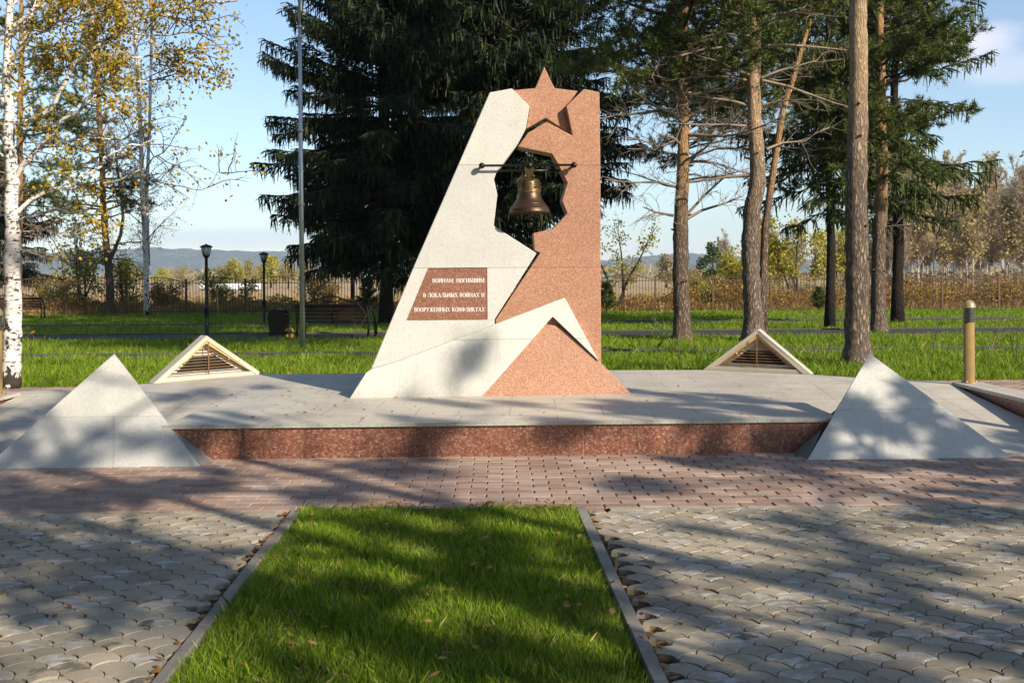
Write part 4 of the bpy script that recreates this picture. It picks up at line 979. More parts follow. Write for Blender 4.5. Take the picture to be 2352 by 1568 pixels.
def pine_parts(seed, trunk, r_at, dead, live, Rm, tuft=16, ndead=46, nlive=60, droop=.0, whorl=0, fat=1.0):
    """pine limbs: bare grey ones low down, needle-tufted ones above. trunk: list of points (local)"""
    r = np.random.default_rng(seed); sd, sl_ = Sticks(), Sticks(); T, TA = [], []
    zt = np.array([p[2] for p in trunk])
    def at_z(z):
        return np.array([np.interp(z, zt, [p[0] for p in trunk]), np.interp(z, zt, [p[1] for p in trunk]), z])
    H = zt[-1]
    def limb(z, az, L, lv, up):
        p = at_z(z); d = np.array([math.cos(az), math.sin(az), up]); d /= np.linalg.norm(d)
        p = p + d * r_at(z) * .6
        P = wander(r, p, d, L, 8, .11, droop * (0 if lv else .6), .05 if lv else .0)
        (sl_ if lv else sd).poly(P, (.012 + .013 * L) * fat, .007 * fat)
        m = int(L * (7 if lv else 5)) + 2
        for w in range(m):
            t_ = r.uniform(.22, 1) if lv else r.uniform(.15, 1)
            q, dq = along(P, t_); l2 = L * r.uniform(.14, .38) * (1.15 - .5 * t_)
            d2 = unit(dq * .8 + randdir(r, 1)[0] * np.array([1, 1, .55]) * .9)
            Q = wander(r, q, d2, l2, 4, .16, 0, .12 if lv else -.02); (sl_ if lv else sd).poly(Q, .008, .004)
            if lv:
                for tt in (.45, .75, 1.0):
                    q2, d2_ = along(Q, tt); T.append(q2); TA.append(d2_ + np.array([0, 0, .35]))
                if l2 > .45:
                    for _ in range(2):
                        q2, d2_ = along(Q, r.uniform(.3, .9)); d3 = unit(d2_ + randdir(r, 1)[0] * .8); Q3 = wander(r, q2, d3, l2 * .5, 2, .15, 0, .1)
                        sl_.poly(Q3, .005, .004); T.extend([Q3[1], Q3[2]]); TA.extend([d3 + np.array([0, 0, .35])] * 2)
            else:
                for _ in range(2 if l2 > .3 else 1):
                    q2, d2_ = along(Q, r.uniform(.3, .95)); Q3 = wander(r, q2, unit(d2_ + randdir(r, 1)[0] * .9), l2 * .5, 2, .2); sd.poly(Q3, .0045, .003)
        if lv: T.append(P[-1]); TA.append(P[-1] - P[-2] + np.array([0, 0, .2]))
    for i in range(ndead):
        z = dead[0] + (dead[1] - dead[0]) * (i + r.uniform(0, 1)) / ndead
        az = r.uniform(0, 2 * PI); limb(z, az, Rm * r.uniform(.35, .95), False, r.uniform(-.18, .32))
    for i in range(nlive):
        f = (i + r.uniform(0, 1)) / nlive; z = live[0] + (live[1] - live[0]) * f
        L = Rm * (1.05 - .72 * f ** 1.5) * r.uniform(.6, 1.1)
        if whorl: z = live[0] + whorl * round((z - live[0]) / whorl) + r.normal(0, .05)
        limb(z, r.uniform(0, 2 * PI), L, True, r.uniform(-.12, .35) + .35 * f)
    b = MB()
    if T: needles(b, r, np.array(T), unit(np.array(TA)), tuft, .17, .024)
    return sd, sl_, b
def pine_tree(label, base, px, d, rad_px, H, seed, group, dead, live, Rm, barkm='pine_bark', extra=None, **kw):
    """px: trunk centre line in the photo, from the ground up, at distance d; it is carried on up to height H"""
    t = thing('pine_tree', label, 'pine', (base.x, base.y, 0), 0, group)
    B = Vector((base.x, base.y, 0)); pts = [at(x, y, d) - B for x, y in px]; pts[0].z = -.1
    k_ = d / F; rad = [q * k_ for q in rad_px]
    # resample for an uneven trunk
    top = pts[-1]; dirn = (pts[-1] - pts[-2]).normalized(); m = max(2, int((H - top.z) / 2))
    for i in range(1, m + 1):
        f = i / m; pts.append(top + Vector((dirn.x, dirn.y, 0)) * (H - top.z) * f * .5 + Vector((0, 0, (H - top.z) * f))); rad.append(rad_px[-1] * k_ * (1 - .93 * f))
    zs = [p.z for p in pts]; rr = random.Random(seed); P, Q = [], []; z = zs[0]
    while z < zs[-1]:
        x = np.interp(z, zs, [p.x for p in pts]); y = np.interp(z, zs, [p.y for p in pts]); r_ = np.interp(z, zs, rad)
        fl = 1 + .55 * max(0, 1 - (z + .1) / .75) ** 2.2
        P.append((x + rr.uniform(-.012, .012), y, z)); Q.append(r_ * fl * rr.uniform(.965, 1.04)); z += .16 if z < 10 else .8
    b = MB(); b.tube(P, Q, 18, rng=rr, wob=.035)
    for i in range(14):                                 # stubs and knots
        z = rr.uniform(1.2, 9); a = rr.uniform(0, 2 * PI); r_ = np.interp(z, zs, rad); c = Vector((np.interp(z, zs, [p.x for p in pts]), np.interp(z, zs, [p.y for p in pts]), z)); dv = Vector((math.cos(a), math.sin(a), .3)); l_ = rr.choice((.05, .06, .16)); b.tube([c + dv * r_ * .7, c + dv * (r_ + l_)], [.035, .022], 6)
    b.build('trunk', MAT[barkm], t, False)
    sd, sl_, nb = pine_parts(seed, P, lambda z: np.interp(z, zs, rad), dead, live, Rm, **kw)
    if extra: extra(sd, sl_, B)
    if sd.a: sd.mb(4).build('dead_branches', MAT['dead_twig'], t, False)
    if sl_.a: sl_.mb(4).build('branches', MAT['twig_brown'], t, False); nb.build('crown', MAT['pine_needle'], t, False)
    return t

# ------------------------------------------------------------------ spruces
GS = 'dark spruces behind the monument'
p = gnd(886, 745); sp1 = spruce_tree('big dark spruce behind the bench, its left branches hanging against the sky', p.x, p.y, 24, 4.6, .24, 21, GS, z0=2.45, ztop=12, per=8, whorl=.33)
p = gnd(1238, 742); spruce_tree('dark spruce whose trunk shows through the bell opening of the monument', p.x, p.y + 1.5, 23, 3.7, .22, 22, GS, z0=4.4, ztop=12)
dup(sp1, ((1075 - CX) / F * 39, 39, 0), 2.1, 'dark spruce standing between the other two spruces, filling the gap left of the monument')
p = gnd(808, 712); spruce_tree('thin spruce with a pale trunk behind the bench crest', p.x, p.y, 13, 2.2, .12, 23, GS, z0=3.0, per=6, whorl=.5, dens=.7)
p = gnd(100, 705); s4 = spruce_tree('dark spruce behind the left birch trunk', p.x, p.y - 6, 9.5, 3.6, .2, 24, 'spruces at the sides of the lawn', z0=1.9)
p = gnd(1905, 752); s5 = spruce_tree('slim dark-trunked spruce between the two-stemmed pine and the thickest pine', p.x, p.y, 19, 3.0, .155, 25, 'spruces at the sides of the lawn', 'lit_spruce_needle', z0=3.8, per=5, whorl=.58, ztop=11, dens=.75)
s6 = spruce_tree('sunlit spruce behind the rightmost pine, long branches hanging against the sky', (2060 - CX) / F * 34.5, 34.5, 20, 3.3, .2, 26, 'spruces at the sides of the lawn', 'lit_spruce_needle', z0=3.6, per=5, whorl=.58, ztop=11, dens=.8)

# ------------------------------------------------------------------ pines
GP = 'pines right of the monument'
def hand_limbs(d, limbs, live=False):
    """limbs traced on the trunk: (pixels, base width px)"""
    def fn(sd, sl_, B):
        r = np.random.default_rng(int(d * 10))
        for pts, w_ in limbs:
            dz = r.uniform(-.6, .6)
            P = [np.array(at(x, y, d + dz * i / len(pts)) - B) for i, (x, y) in enumerate(pts)]
            sd.poly(P, w_ * d / F, w_ * .35 * d / F)
            for i in range(9):
                q, dq = along(P, r.uniform(.2, 1)); Q = wander(r, q, unit(dq * .8 + randdir(r, 1)[0] * .8), r.uniform(.3, .9), 4, .18); sd.poly(Q, .010, .004)
                for _ in range(3): q2, d2 = along(Q, r.uniform(.2, 1)); sd.poly(wander(r, q2, unit(d2 + randdir(r, 1)[0]), r.uniform(.15, .4), 2, .2), .006, .003)
    return fn
def zp(x, y): return ((2300 + x / 1.4255) * .5742, y / 1.4255 * .5742)
LA = [([zp(590, 470), zp(500, 500), zp(410, 450), zp(330, 420)], 3.5), ([zp(590, 585), zp(480, 500), zp(340, 410)], 3), ([zp(575, 660), zp(480, 640), zp(400, 628)], 3), ([zp(590, 790), zp(480, 840), zp(380, 800), zp(240, 770)], 3), ([zp(600, 920), zp(570, 880), zp(420, 850), zp(300, 850)], 3), ([zp(590, 1070), zp(480, 1040), zp(330, 1040), zp(170, 1025)], 3.5), ([zp(560, 1230), zp(460, 1210), zp(385, 1180)], 3.5), ([zp(640, 1245), zp(720, 1200), zp(850, 1160), zp(950, 1120)], 4), ([zp(640, 1220), zp(740, 1110), zp(850, 1010), zp(920, 930)], 3.5), ([zp(610, 960), zp(690, 890), zp(800, 850), zp(940, 850)], 3.5), ([zp(640, 670), zp(740, 600), zp(850, 570), zp(950, 460)], 3.5), ([zp(630, 700), zp(740, 720), zp(860, 700)], 3)]
p = gnd(1568, 782)
pine_tree('orange-barked pine standing directly right of the monument, with bare side branches', p, [(1568, 782), (1563, 640), (1562, 520), (1567, 400), (1570, 300), (1568, 200), (1572, 90), (1572, 0)], p.y, [20, 18.5, 16.5, 14, 12, 11, 10, 8], 17, 31, GP, (4.4, 7.0), (5.9, 16.5), 3.3, ndead=18, nlive=62, barkm='pine_bark_low', extra=hand_limbs(p.y, LA))
LB = [([zp(985, 100), zp(880, 65), zp(760, 40), zp(620, 20), zp(540, 0)], 4), ([zp(985, 270), zp(860, 270), zp(740, 280), zp(580, 325), zp(420, 330)], 4), ([zp(985, 460), zp(870, 438), zp(720, 435), zp(590, 450)], 4), ([zp(990, 605), zp(890, 575), zp(760, 560), zp(620, 535), zp(480, 500)], 4), ([zp(985, 720), zp(860, 710), zp(700, 712), zp(500, 700)], 3.5), ([zp(995, 1000), zp(860, 1010), zp(720, 1030), zp(600, 1050)], 4), ([zp(1060, 100), zp(1190, 75), zp(1300, 45), zp(1360, 0)], 4), ([zp(1060, 265), zp(1180, 255), zp(1320, 265), zp(1480, 280), zp(1560, 290)], 4), ([zp(1060, 445), zp(1160, 405), zp(1290, 370), zp(1380, 345)], 4), ([zp(1065, 460), zp(1200, 490), zp(1340, 540), zp(1480, 590), zp(1560, 610)], 4), ([zp(1070, 600), zp(1160, 578), zp(1260, 570)], 3.5), ([zp(1090, 850), zp(1180, 815), zp(1310, 805), zp(1370, 760)], 3.5)]
p = gnd(1730, 786)
pB = pine_tree('tall pale-barked pine with a second thin stem, behind the right vent pyramid', p, [(1732, 786), (1728, 700), (1722, 580), (1727, 480), (1740, 420), (1738, 340), (1732, 290), (1730, 200), (1733, 100), (1731, 0)], p.y, [24, 21, 20, 19, 18.5, 16.5, 15.5, 15, 14, 13], 19, 32, GP, (6.5, 9.5), (6.8, 18.5), 3.6, ndead=8, nlive=76, extra=hand_limbs(p.y, LB))
st = [at(x, y, p.y + .25) for x, y in ((1752, 770), (1752, 640), (1757, 520), (1768, 440), (1782, 350), (1798, 250), (1815, 200), (1838, 120), (1862, 40), (1880, -60))]
b = MB(); b.tube(st, [q * p.y / F for q in (12, 9, 8.5, 8, 7.5, 7, 6, 5.5, 4.5, 3)], 12, rng=random.Random(3), wob=.05); b.build('second_stem', MAT['pine_bark_low'], pB)
p = gnd(1968, 838)
pine_tree('thickest and nearest pine, its trunk rising behind the right granite pyramid', p, [(1968, 838), (1967, 740), (1968, 640), (1967, 520), (1967, 400), (1970, 300), (1971, 180), (1971, 80), (1970, 0)], p.y, [29, 27, 26, 24.5, 23.5, 22.5, 20.5, 20, 19.5], 21, 33, GP, (5.5, 8.5), (11, 20.5), 3.9, ndead=0, nlive=80, barkm='pine_bark')
p = gnd(2016, 761)
def far_tufts(sd, sl_, B): pass
pine_tree('rightmost pine with a dark foot and orange upper trunk', p, [(2017, 761), (2016, 680), (2017, 580), (2022, 480), (2026, 400), (2022, 300), (2022, 200), (2020, 90), (2018, 0)], p.y, [17, 16, 15.5, 14.5, 13, 12.5, 11, 10, 9], 18, 34, GP, (3.0, 6), (4.4, 17.5), 2.6, ndead=6, nlive=110, barkm='pine_bark_low', tuft=20)
# more pines behind, only crowns and thin trunks show
p5 = pine_tree('thin pine of the back row, its trunk behind the orange-barked pine', Vector(((1572 - CX) / F * 40, 40, 0)), [(1572, 733), (1572, 400), (1576, 100)], 40, [9, 7, 5], 17, 35, 'pines in the back row', (5, 9), (6.6, 16.5), 3.2, ndead=14, nlive=66, barkm='pine_bark_low')
dup(p5, ((1740 - CX) / F * 43, 43, 0), 3.9, 'thin pine of the back row, hidden behind the two-stemmed pine', 1.05)
dup(p5, ((1962 - CX) / F * 46, 46, 0), 5.2, 'thin pine of the back row, behind the thickest pine', 1.1)
p = gnd(250, 722)
pl_ = pine_tree('slim orange-barked pine on the left, between the two birches', p, [(252, 722), (252, 660), (248, 600), (243, 560), (237, 480), (234, 380), (228, 280), (222, 180), (218, 60)], p.y, [10.5, 9, 8.5, 7.5, 7, 6.5, 6, 5, 4], 15.5, 36, 'pines on the left', (2.4, 8), (4.5, 15), 3.0, ndead=30, nlive=40, barkm='pine_bark_low', tuft=14)
b = MB(); fs = [at(x, y, p.y) for x, y in ((246, 608), (262, 575), (276, 540), (282, 500), (276, 440), (268, 380), (262, 310))]; b.tube(fs, [q * p.y / F for q in (5, 4.5, 4, 3.5, 3, 2.5, 1.5)], 8); b.build('forked_stem', MAT['pine_bark_low'], pl_)
dup(pl_, ((120 - CX) / F * 50, 50.5 - 4, 0), 2.4, 'pine with a loose crown behind the left birch leaves', 1.0)
# the wood on the sunny side, beside and behind the viewer: it throws the dappled shade
GW = 'trees of the wood on the sunny side'
def shade_tree(label, x, y, H, Rm, r0, seed, z0, nlimb, tufts, up, zt=None, cat='larch', name='larch_tree'):
    """open tree with separate stout limbs that carry loose clumps"""
    t = thing(name, label, cat, (x, y, 0), 0, GW); r = np.random.default_rng(seed); st = Sticks(); cl = []
    n = 12; P = [np.array((.12 * math.sin(i * .8 + seed), .12 * math.cos(i * 1.1), -.1 + H * i / n)) for i in range(n + 1)]
    b = MB(); b.tube([Vector(q) for q in P], [r0 * (1 - .9 * i / n) for i in range(n + 1)], 12, rng=random.Random(seed), wob=.04); b.build('trunk', MAT['grey_bark'], t, False)
    zs = [q[2] for q in P]; zt = zt or H * .97
    for i in range(nlimb):
        f = (i + r.uniform(.2, .8)) / nlimb; z = z0 + (zt - z0) * f; az = i * 2.4 + r.uniform(-.4, .4); L = Rm * (1.1 - .75 * f) * r.uniform(.7, 1.15)
        q = np.array([np.interp(z, zs, [p[0] for p in P]), np.interp(z, zs, [p[1] for p in P]), z])
        Q = wander(r, q, unit(np.array([math.cos(az), math.sin(az), up])), L, 8, .12, .0, .05); st.poly(Q, .016 + .014 * L, .010)
        for w in range(int(3 + L * 2.2)):
            t_ = r.uniform(.25, 1); q2, d2 = along(Q, t_); S = wander(r, q2, unit(d2 + randdir(r, 1)[0] * .9), L * r.uniform(.15, .35), 4, .15); st.poly(S, .012, .005)
            for v_ in range(2): q3, d3 = along(S, r.uniform(.3, 1)); st.poly(wander(r, q3, unit(d3 + randdir(r, 1)[0]), r.uniform(.2, .5), 2, .2), .006, .004)
            if r.random() < tufts: cl += [along(S, r.uniform(.3, 1))[0] for _ in range(5)]
    st.mb(5).build('branches', MAT['dead_twig'], t, False)
    b = MB()
    if cl: cl = np.array(cl); needles(b, r, cl, unit(randdir(r, len(cl)) + np.array([0, 0, .3])), 22, .24, .045, 1.0); b.build('crown', MAT['pine_needle'], t, False)
    return t
SH = [(10.6, -3.8, 17, 3.4, .17, 201, 4.5, 22, .35, .25), (8.2, -3.2, 13, 3.0, .13, 202, 2.8, 18, .32, .3), (6.0, -5.4, 15, 2.4, .14, 203, 5.0, 9, .12, .35), (12.6, -5.6, 12, 2.6, .12, 204, 4.0, 16, .5, .3), (10.7, 1.7, 7.5, 2.3, .09, 205, 2.0, 30, 1.0, .2), (5.0, -1.0, 10.5, 2.2, .10, 206, 3.0, 20, .7, .3), (13.6, -3.2, 11.5, 2.4, .12, 207, 3.5, 20, .7, .25), (15.5, -13.5, 18, 3.2, .2, 208, 8.5, 26, .8, .2)]
for i, (x, y, H, Rm, r0, sd_, z0, nl, tf, up) in enumerate(SH):
    shade_tree(['tall open larch outside the view', 'leaning larch outside the view', 'thin larch outside the view', 'short larch outside the view', 'young larch outside the view', 'slim larch outside the view', 'dense larch outside the view', 'far larch outside the view'][i] + ' on the sunny side', x, y, H, Rm, r0, sd_, z0, nl, tf, up)

tp_ = pine_tree('tall pine beside the view on the sunny side', Vector((0, -30, 0)), [(1176, 784), (1176, 700)], -30, [-14, -13], 23.5, 37, GW, (6, 13), (13.5, 23), 3.3, ndead=20, nlive=95, tuft=16)
for i, (x, y, rz, s_) in enumerate([(12.1, 8.4, 0, 1), (10.9, 7.4, 2, .94)]):
    if i == 0: tp_.location = (x, y, 0)
    else: dup(tp_, (x, y, 0), rz, None, s_)
for i, (x, y, rz, s_) in enumerate([(-8.8, .8, 2.2, .85), (-10.5, 7.2, .9, .8), (-2.5, -7.5, 3.3, .9), (-9, -7, 0, .9), (-4, -11, 1, 1), (-14, -3, 2, .95), (-12, -13, 3, 1), (-18, 5, 4, .9), (2, -16, 5, .9), (-22, 14, .5, .95), (-7, -18, 1.5, 1), (-20, -6, 4.5, 1), (-28, 22, 5.5, 1)]):  # unseen spruces added behind and at the left to cut the sky fill
    dup(sp1, (x, y, 0), rz, 'dense spruce of the unseen wood, added around the viewer to block skylight', s_)['group'] = 'unseen spruces added around the viewer'

# ------------------------------------------------------------------ birches
def leaves_at(b, r, pts, size, n=1, spread=.12, hang=.5):
    c = np.repeat(np.asarray(pts), n, 0) + r.normal(0, spread, (len(pts) * n, 3))
    ax = unit(randdir(r, len(c)) + np.array([0, 0, -hang])); b.cards(c, ax, perp(r, ax), size * r.uniform(.7, 1.25, len(c)), size * .8 * r.uniform(.7, 1.2, len(c)), .25)
def twiggy(r, st, lf, P, L0, m, lv, leafp, up=.0, tmin=.25, r0=.012, grav=.05, nleaf=5):
    """side shoots off polyline P, drooping at the ends; lf collects leaf points"""
    for i in range(m):
        t_ = r.uniform(tmin, 1); q, d = along(P, t_); L = L0 * r.uniform(.5, 1.2) * (1.2 - .5 * t_)
        d2 = unit(d * .7 + randdir(r, 1)[0] * .85 + np.array([0, 0, up])); Q = wander(r, q, d2, L, 5, .14, grav); st.poly(Q, r0, r0 * .35)
        if lv > 0: twiggy(r, st, lf, Q, L * .55, 4, lv - 1, leafp, up * .5, .2, r0 * .5, grav * 1.5, nleaf)
        if r.random() < leafp:
            for _ in range(nleaf): lf.append(along(Q, r.uniform(.3, 1))[0])
def zl(x, y): return (x * .4028, y * .4028)
D1 = 15.4; bx = gnd(25, 888)
t1 = thing('birch_tree', 'near white-barked birch with golden leaves at the left edge', 'birch', (bx.x, D1, 0))
B = Vector((bx.x, D1, 0)); k_ = D1 / F
tk = [(24, 893), (27, 800), (30, 700), (26, 600), (28, 520), (24, 470), (28, 420), (24, 360), (15, 320), (22, 250), (14, 200), (16, 120), (23, 0), (18, -150), (26, -330), (22, -520)]
tr = [23, 20, 18.5, 18, 15.5, 15, 14.5, 13, 11.5, 10.5, 9.5, 8.5, 7.5, 6, 4, 2]
b = MB(); rr = random.Random(8); pts = []; rad = []
for i in range(len(tk) - 1):
    for f in np.linspace(0, 1, 6, endpoint=False):
        pts.append(at(tk[i][0] * (1 - f) + tk[i + 1][0] * f, tk[i][1] * (1 - f) + tk[i + 1][1] * f, D1)); rad.append((tr[i] * (1 - f) + tr[i + 1] * f) * k_ * rr.uniform(.95, 1.06))
b.tube(pts, rad, 16, rng=rr, wob=.05)
LIMBS = [([zl(85, 1020), zl(160, 920), zl(240, 820), zl(310, 745), zl(400, 660), zl(500, 560), zl(580, 490), zl(640, 400), zl(720, 330)], 6, 1.2, -.8), ([zl(100, 1210), zl(170, 1140), zl(270, 1090), zl(400, 1060), zl(520, 985), zl(590, 900), zl(700, 850), zl(800, 830), zl(900, 790)], 5, 1.4, .6),
         ([zl(100, 1260), zl(220, 1230), zl(330, 1190), zl(440, 1210), zl(530, 1175), zl(620, 1100)], 4, .9, -1.2), ([zl(60, 440), zl(100, 280), zl(170, 100), zl(200, 0), zl(215, -120)], 5, .8, .8),
         ([zl(70, 700), zl(230, 660), zl(330, 540), zl(420, 360), zl(560, 260), zl(680, 190), zl(800, 110), zl(950, 60), zl(1080, 40), zl(1250, 15), zl(1350, 5)], 5.5, 1.6, -.5), ([zl(520, 555), zl(700, 480), zl(850, 460), zl(1000, 420), zl(1080, 350)], 2.5, .8, .3),
         ([zl(90, 960), zl(250, 840), zl(400, 800), zl(560, 785), zl(700, 795), zl(760, 760)], 3, .7, 1.0), ([zl(590, 1045), zl(720, 1010), zl(830, 960), zl(930, 870), zl(1000, 760)], 2.5, .6, -.9), ([zl(590, 1045), zl(780, 1010), zl(950, 1050), zl(1100, 1080), zl(1180, 1070), zl(1240, 980), zl(1310, 980)], 1.5, .4, .2),
         ([zl(40, 180), zl(180, 60), zl(350, -60), zl(600, -150), zl(800, -180)], 5, 1.2, -.4), ([zl(420, 360), zl(600, 330), zl(800, 330), zl(980, 290), zl(1150, 300), zl(1250, 340)], 3, .9, .5), ([zl(680, 190), zl(820, 200), zl(980, 200), zl(1120, 190), zl(1230, 250)], 3, .9, -.3),
         ([zl(30, 900), zl(-100, 800), zl(-260, 700), zl(-420, 620)], 5, 1.2, .5), ([zl(40, 600), zl(-120, 450), zl(-300, 350)], 5, 1.2, -.8), ([zl(800, 110), zl(900, 60), zl(1000, 100), zl(1150, 120), zl(1260, 170)], 2.5, .6, .4), ([zl(40, 60), zl(150, -100), zl(330, -200), zl(560, -280)], 5, 1.2, 1.3), ([zl(60, 330), zl(190, 200), zl(330, 120), zl(520, 60), zl(700, -10)], 4, 1., -1.3), ([zl(60, 560), zl(200, 440), zl(330, 400), zl(500, 330)], 4, 1., 1.3)]
r = np.random.default_rng(77); st, lf = Sticks(), []
for pts_, w_, L_, dz in LIMBS:
    n_ = len(pts_); P = [np.array(at(x, y, D1 + dz * i / n_)) for i, (x, y) in enumerate(pts_)]
    P2 = [P[0]]
    for i in range(n_ - 1):
        P2.append((P[i] + P[i + 1]) / 2 + r.normal(0, .025, 3)); P2.append(P[i + 1])
    st.poly(P2, w_ * k_, w_ * .35 * k_)
    L3 = sum(np.linalg.norm(P[i + 1] - P[i]) for i in range(n_ - 1)); mx_ = np.mean([q[0] for q in pts_]); my_ = np.mean([q[1] for q in pts_])
    thick = min(1, max(.12, 1.15 - mx_ / 520)) * (1 if my_ < 330 else .5)
    twiggy(r, st, lf, P2, .85, int(L3 * (2.8 + 4.6 * thick)), 1, .55 + .45 * thick, .1, .15, .010, .06, 3 if thick < .4 else 13)
    if pts_[0][1] < 300:
        for q in (P2[-1],): lf += [q + r.normal(0, .2, 3) for _ in range(6)]
b.build('trunk', MAT['birch_bark'], t1)
pale = Sticks(); fine = Sticks()
for a_, b_, ra_, rb_ in zip(st.a, st.b, st.ra, st.rb):
    q = pale if ra_ > .0115 else fine; q.a.append(a_); q.b.append(b_); q.ra.append(max(ra_, .0028)); q.rb.append(max(rb_, .0024))
pale.mb(6).build('branches', MAT['birch_limb'], t1); fine.mb(3).build('twigs', MAT['twig_brown'], t1)
b = MB(); leaves_at(b, r, lf, .055, 1, .07); print('birch leaves', len(lf)); b.build('crown', MAT['birch_leaf'], t1)

def birch_far(name, label, base, px, px2, rad, d, seed, nlimb, zr, Lm, leafp, nleaf, leafm, size, upb=.75, group=None, twr=.011):
    t = thing(name, label, 'birch', (base.x, base.y, 0), 0, group); r = np.random.default_rng(seed); k_ = d / F
    P = [at(x, y, d) for x, y in px]; P[0].z = -.1; b = MB(); b.tube(P, [q * k_ for q in rad], 10, rng=random.Random(seed), wob=.05); b.build('trunk', MAT['birch_bark'], t)
    if px2: b = MB(); b.tube([at(x, y, d + .3) for x, y in px2], [q * k_ * .62 for q in rad[:len(px2)]], 8, rng=random.Random(seed), wob=.05); b.build('second_stem', MAT['birch_bark'], t)
    st, lf = Sticks(), []; zs = [p.z for p in P]
    for i in range(nlimb):
        z = zr[0] + (zr[1] - zr[0]) * (i + r.uniform(0, 1)) / nlimb; q = np.array([np.interp(z, zs, [p.x for p in P]), d, z]); az = r.uniform(0, 2 * PI)
        L = Lm * r.uniform(.6, 1.1) * (1 - .5 * (z - zr[0]) / (zr[1] - zr[0])); Q = wander(r, q, unit(np.array([math.cos(az), math.sin(az), upb])), L, 7, .1, .02)
        st.poly(Q, .010 + .010 * L, .005); twiggy(r, st, lf, Q, L * .45, int(5 + L * 3), 1, leafp, .1, .2, twr, .07, nleaf)
    st.mb(3).build('branches', MAT['twig_pale'], t)
    b = MB(); leaves_at(b, r, lf, size, 1, .08); b.build('crown', MAT[leafm], t); return t
p = gnd(335, 725)
birch_far('birch_tree', 'slender half-bare birch with two white stems, left of the park lamps', p, [(335, 727), (335, 640), (333, 575), (327, 450), (322, 300), (312, 120), (304, 0), (300, -150), (298, -260)], [(340, 610), (336, 450), (342, 300), (346, 150), (348, 20), (350, -120)], [7, 6.5, 6, 5.5, 5, 4.2, 3.5, 2.2, 1.2], p.y, 41, 64, (2.6, 16.5), 2.7, .32, 2, 'birch_leaf', .085, twr=.009)

# ------------------------------------------------------------------ small trees and shrubs at the fence
def leafy_tree(name, label, cat, px, py, d, H, Rw, stems, seed, leafm, nleaf, size, group=None, barkm='grey_bark', lean=.25):
    base = Vector(((px - CX) / F * d, d, 0)); t = thing(name, label, cat, base, 0, group); r = np.random.default_rng(seed); st, lf = Sticks(), []
    b = MB()
    for s_ in range(stems):
        az = r.uniform(0, 2 * PI); P = wander(r, base + Vector((r.normal(0, .1), r.normal(0, .1), -.05)), unit(np.array([math.cos(az) * lean, math.sin(az) * lean, 1.0])), H * r.uniform(.7, .95), 9, .07, -.02)
        rr_0 = .018 * H / stems ** .5 + .015; b.tube([Vector(q) for q in P], list(np.linspace(rr_0, .015, len(P))), 7)
        twiggy(r, st, lf, P, Rw * .8, int(22 / stems ** .5), 1, .9, .25, .22, .014, .03, nleaf)
    b.build('trunk', MAT[barkm], t); st.mb(3).build('branches', MAT['twig_brown'], t)
    b = MB(); leaves_at(b, r, lf, size, 2, .16, .4); b.build('crown', MAT[leafm], t); return t
GM = 'yellow-green maples beyond the fence'
leafy_tree('maple_tree', 'thin maple with sparse yellow leaves against the sky, right of the monument', 'maple', 1420, 0, 51.5 - 1, 6.2, 1.5, 3, 51, 'yellow_green_leaf', 3, .12, GM)
leafy_tree('maple_tree', 'bushy yellow-green maple beyond the fence, left of the slim dark-trunked spruce', 'maple', 1830, 0, 54, 5.6, 1.9, 3, 52, 'yellow_green_leaf', 6, .14, GM)
leafy_tree('maple_tree', 'yellow-green maple beyond the fence, directly right of the two-stemmed pine', 'maple', 1755, 0, 56, 5.0, 1.8, 3, 53, 'yellow_green_leaf', 6, .14, GM)
leafy_tree('maple_tree', 'yellow-green maple beyond the fence, between the slim spruce and the thickest pine', 'maple', 1925, 0, 57, 4.8, 1.8, 3, 54, 'yellow_green_leaf', 6, .14, GM)
leafy_tree('maple_tree', 'low yellow maple beyond the fence, left of the two-stemmed pine', 'maple', 1690, 0, 60, 3.6, 1.3, 3, 55, 'yellow_green_leaf', 6, .14, GM)
leafy_tree('maple_tree', 'yellow-leaved maple beyond the fence, between the left birch and the orange pine', 'maple', 190, 0, 53, 4.6, 1.7, 4, 56, 'yellow_green_leaf', 5, .14, GM)
leafy_tree('maple_tree', 'low yellow-green maple around the foot of the orange pine at left', 'maple', 285, 0, 55, 3.4, 1.2, 4, 57, 'yellow_green_leaf', 4, .13, GM)
leafy_tree('rowan_tree', 'small bare tree reaching in from the right edge, over the far birch wood', 'rowan', 2400, 0, 45, 6.2, 2.4, 2, 58, 'dull_leaf', 2, .10, None)
for i, (px, d, h_, l) in enumerate(((520, 53, 2.3, 'bush with yellow leaves behind the fence, right of the nearer lamp'), (375, 54, 1.8, 'green bush behind the fence, right of the white birch foot'), (752, 54, 2.2, 'yellow bush behind the fence, left of the bench crest'), (1595, 54, 1.7, 'yellow bush behind the fence, right of the first pine'), (1655, 55, 2.0, 'yellow-green bush behind the fence, left of the two-stemmed pine'), (1560, 52, 1.2, 'dark green bush behind the fence at the foot of the first pine'), (1610, 51.6, 1.2, 'dark bush behind the fence right of the first pine'), (2300, 53, 1.4, 'dark brown bush behind the fence near the right edge'), (2080, 55, 1.5, 'yellow bush behind the fence, right of the rightmost pine'), (120, 53, 1.6, 'brown bush behind the fence beside the far bench'))):
    leafy_tree('bush', l, 'bush', px, 0, d, h_, .8, 5, 60 + i, 'brush_leaf' if i % 3 else 'yellow_green_leaf', 5, .10, 'bushes behind the fence', 'twig_brown', .7)
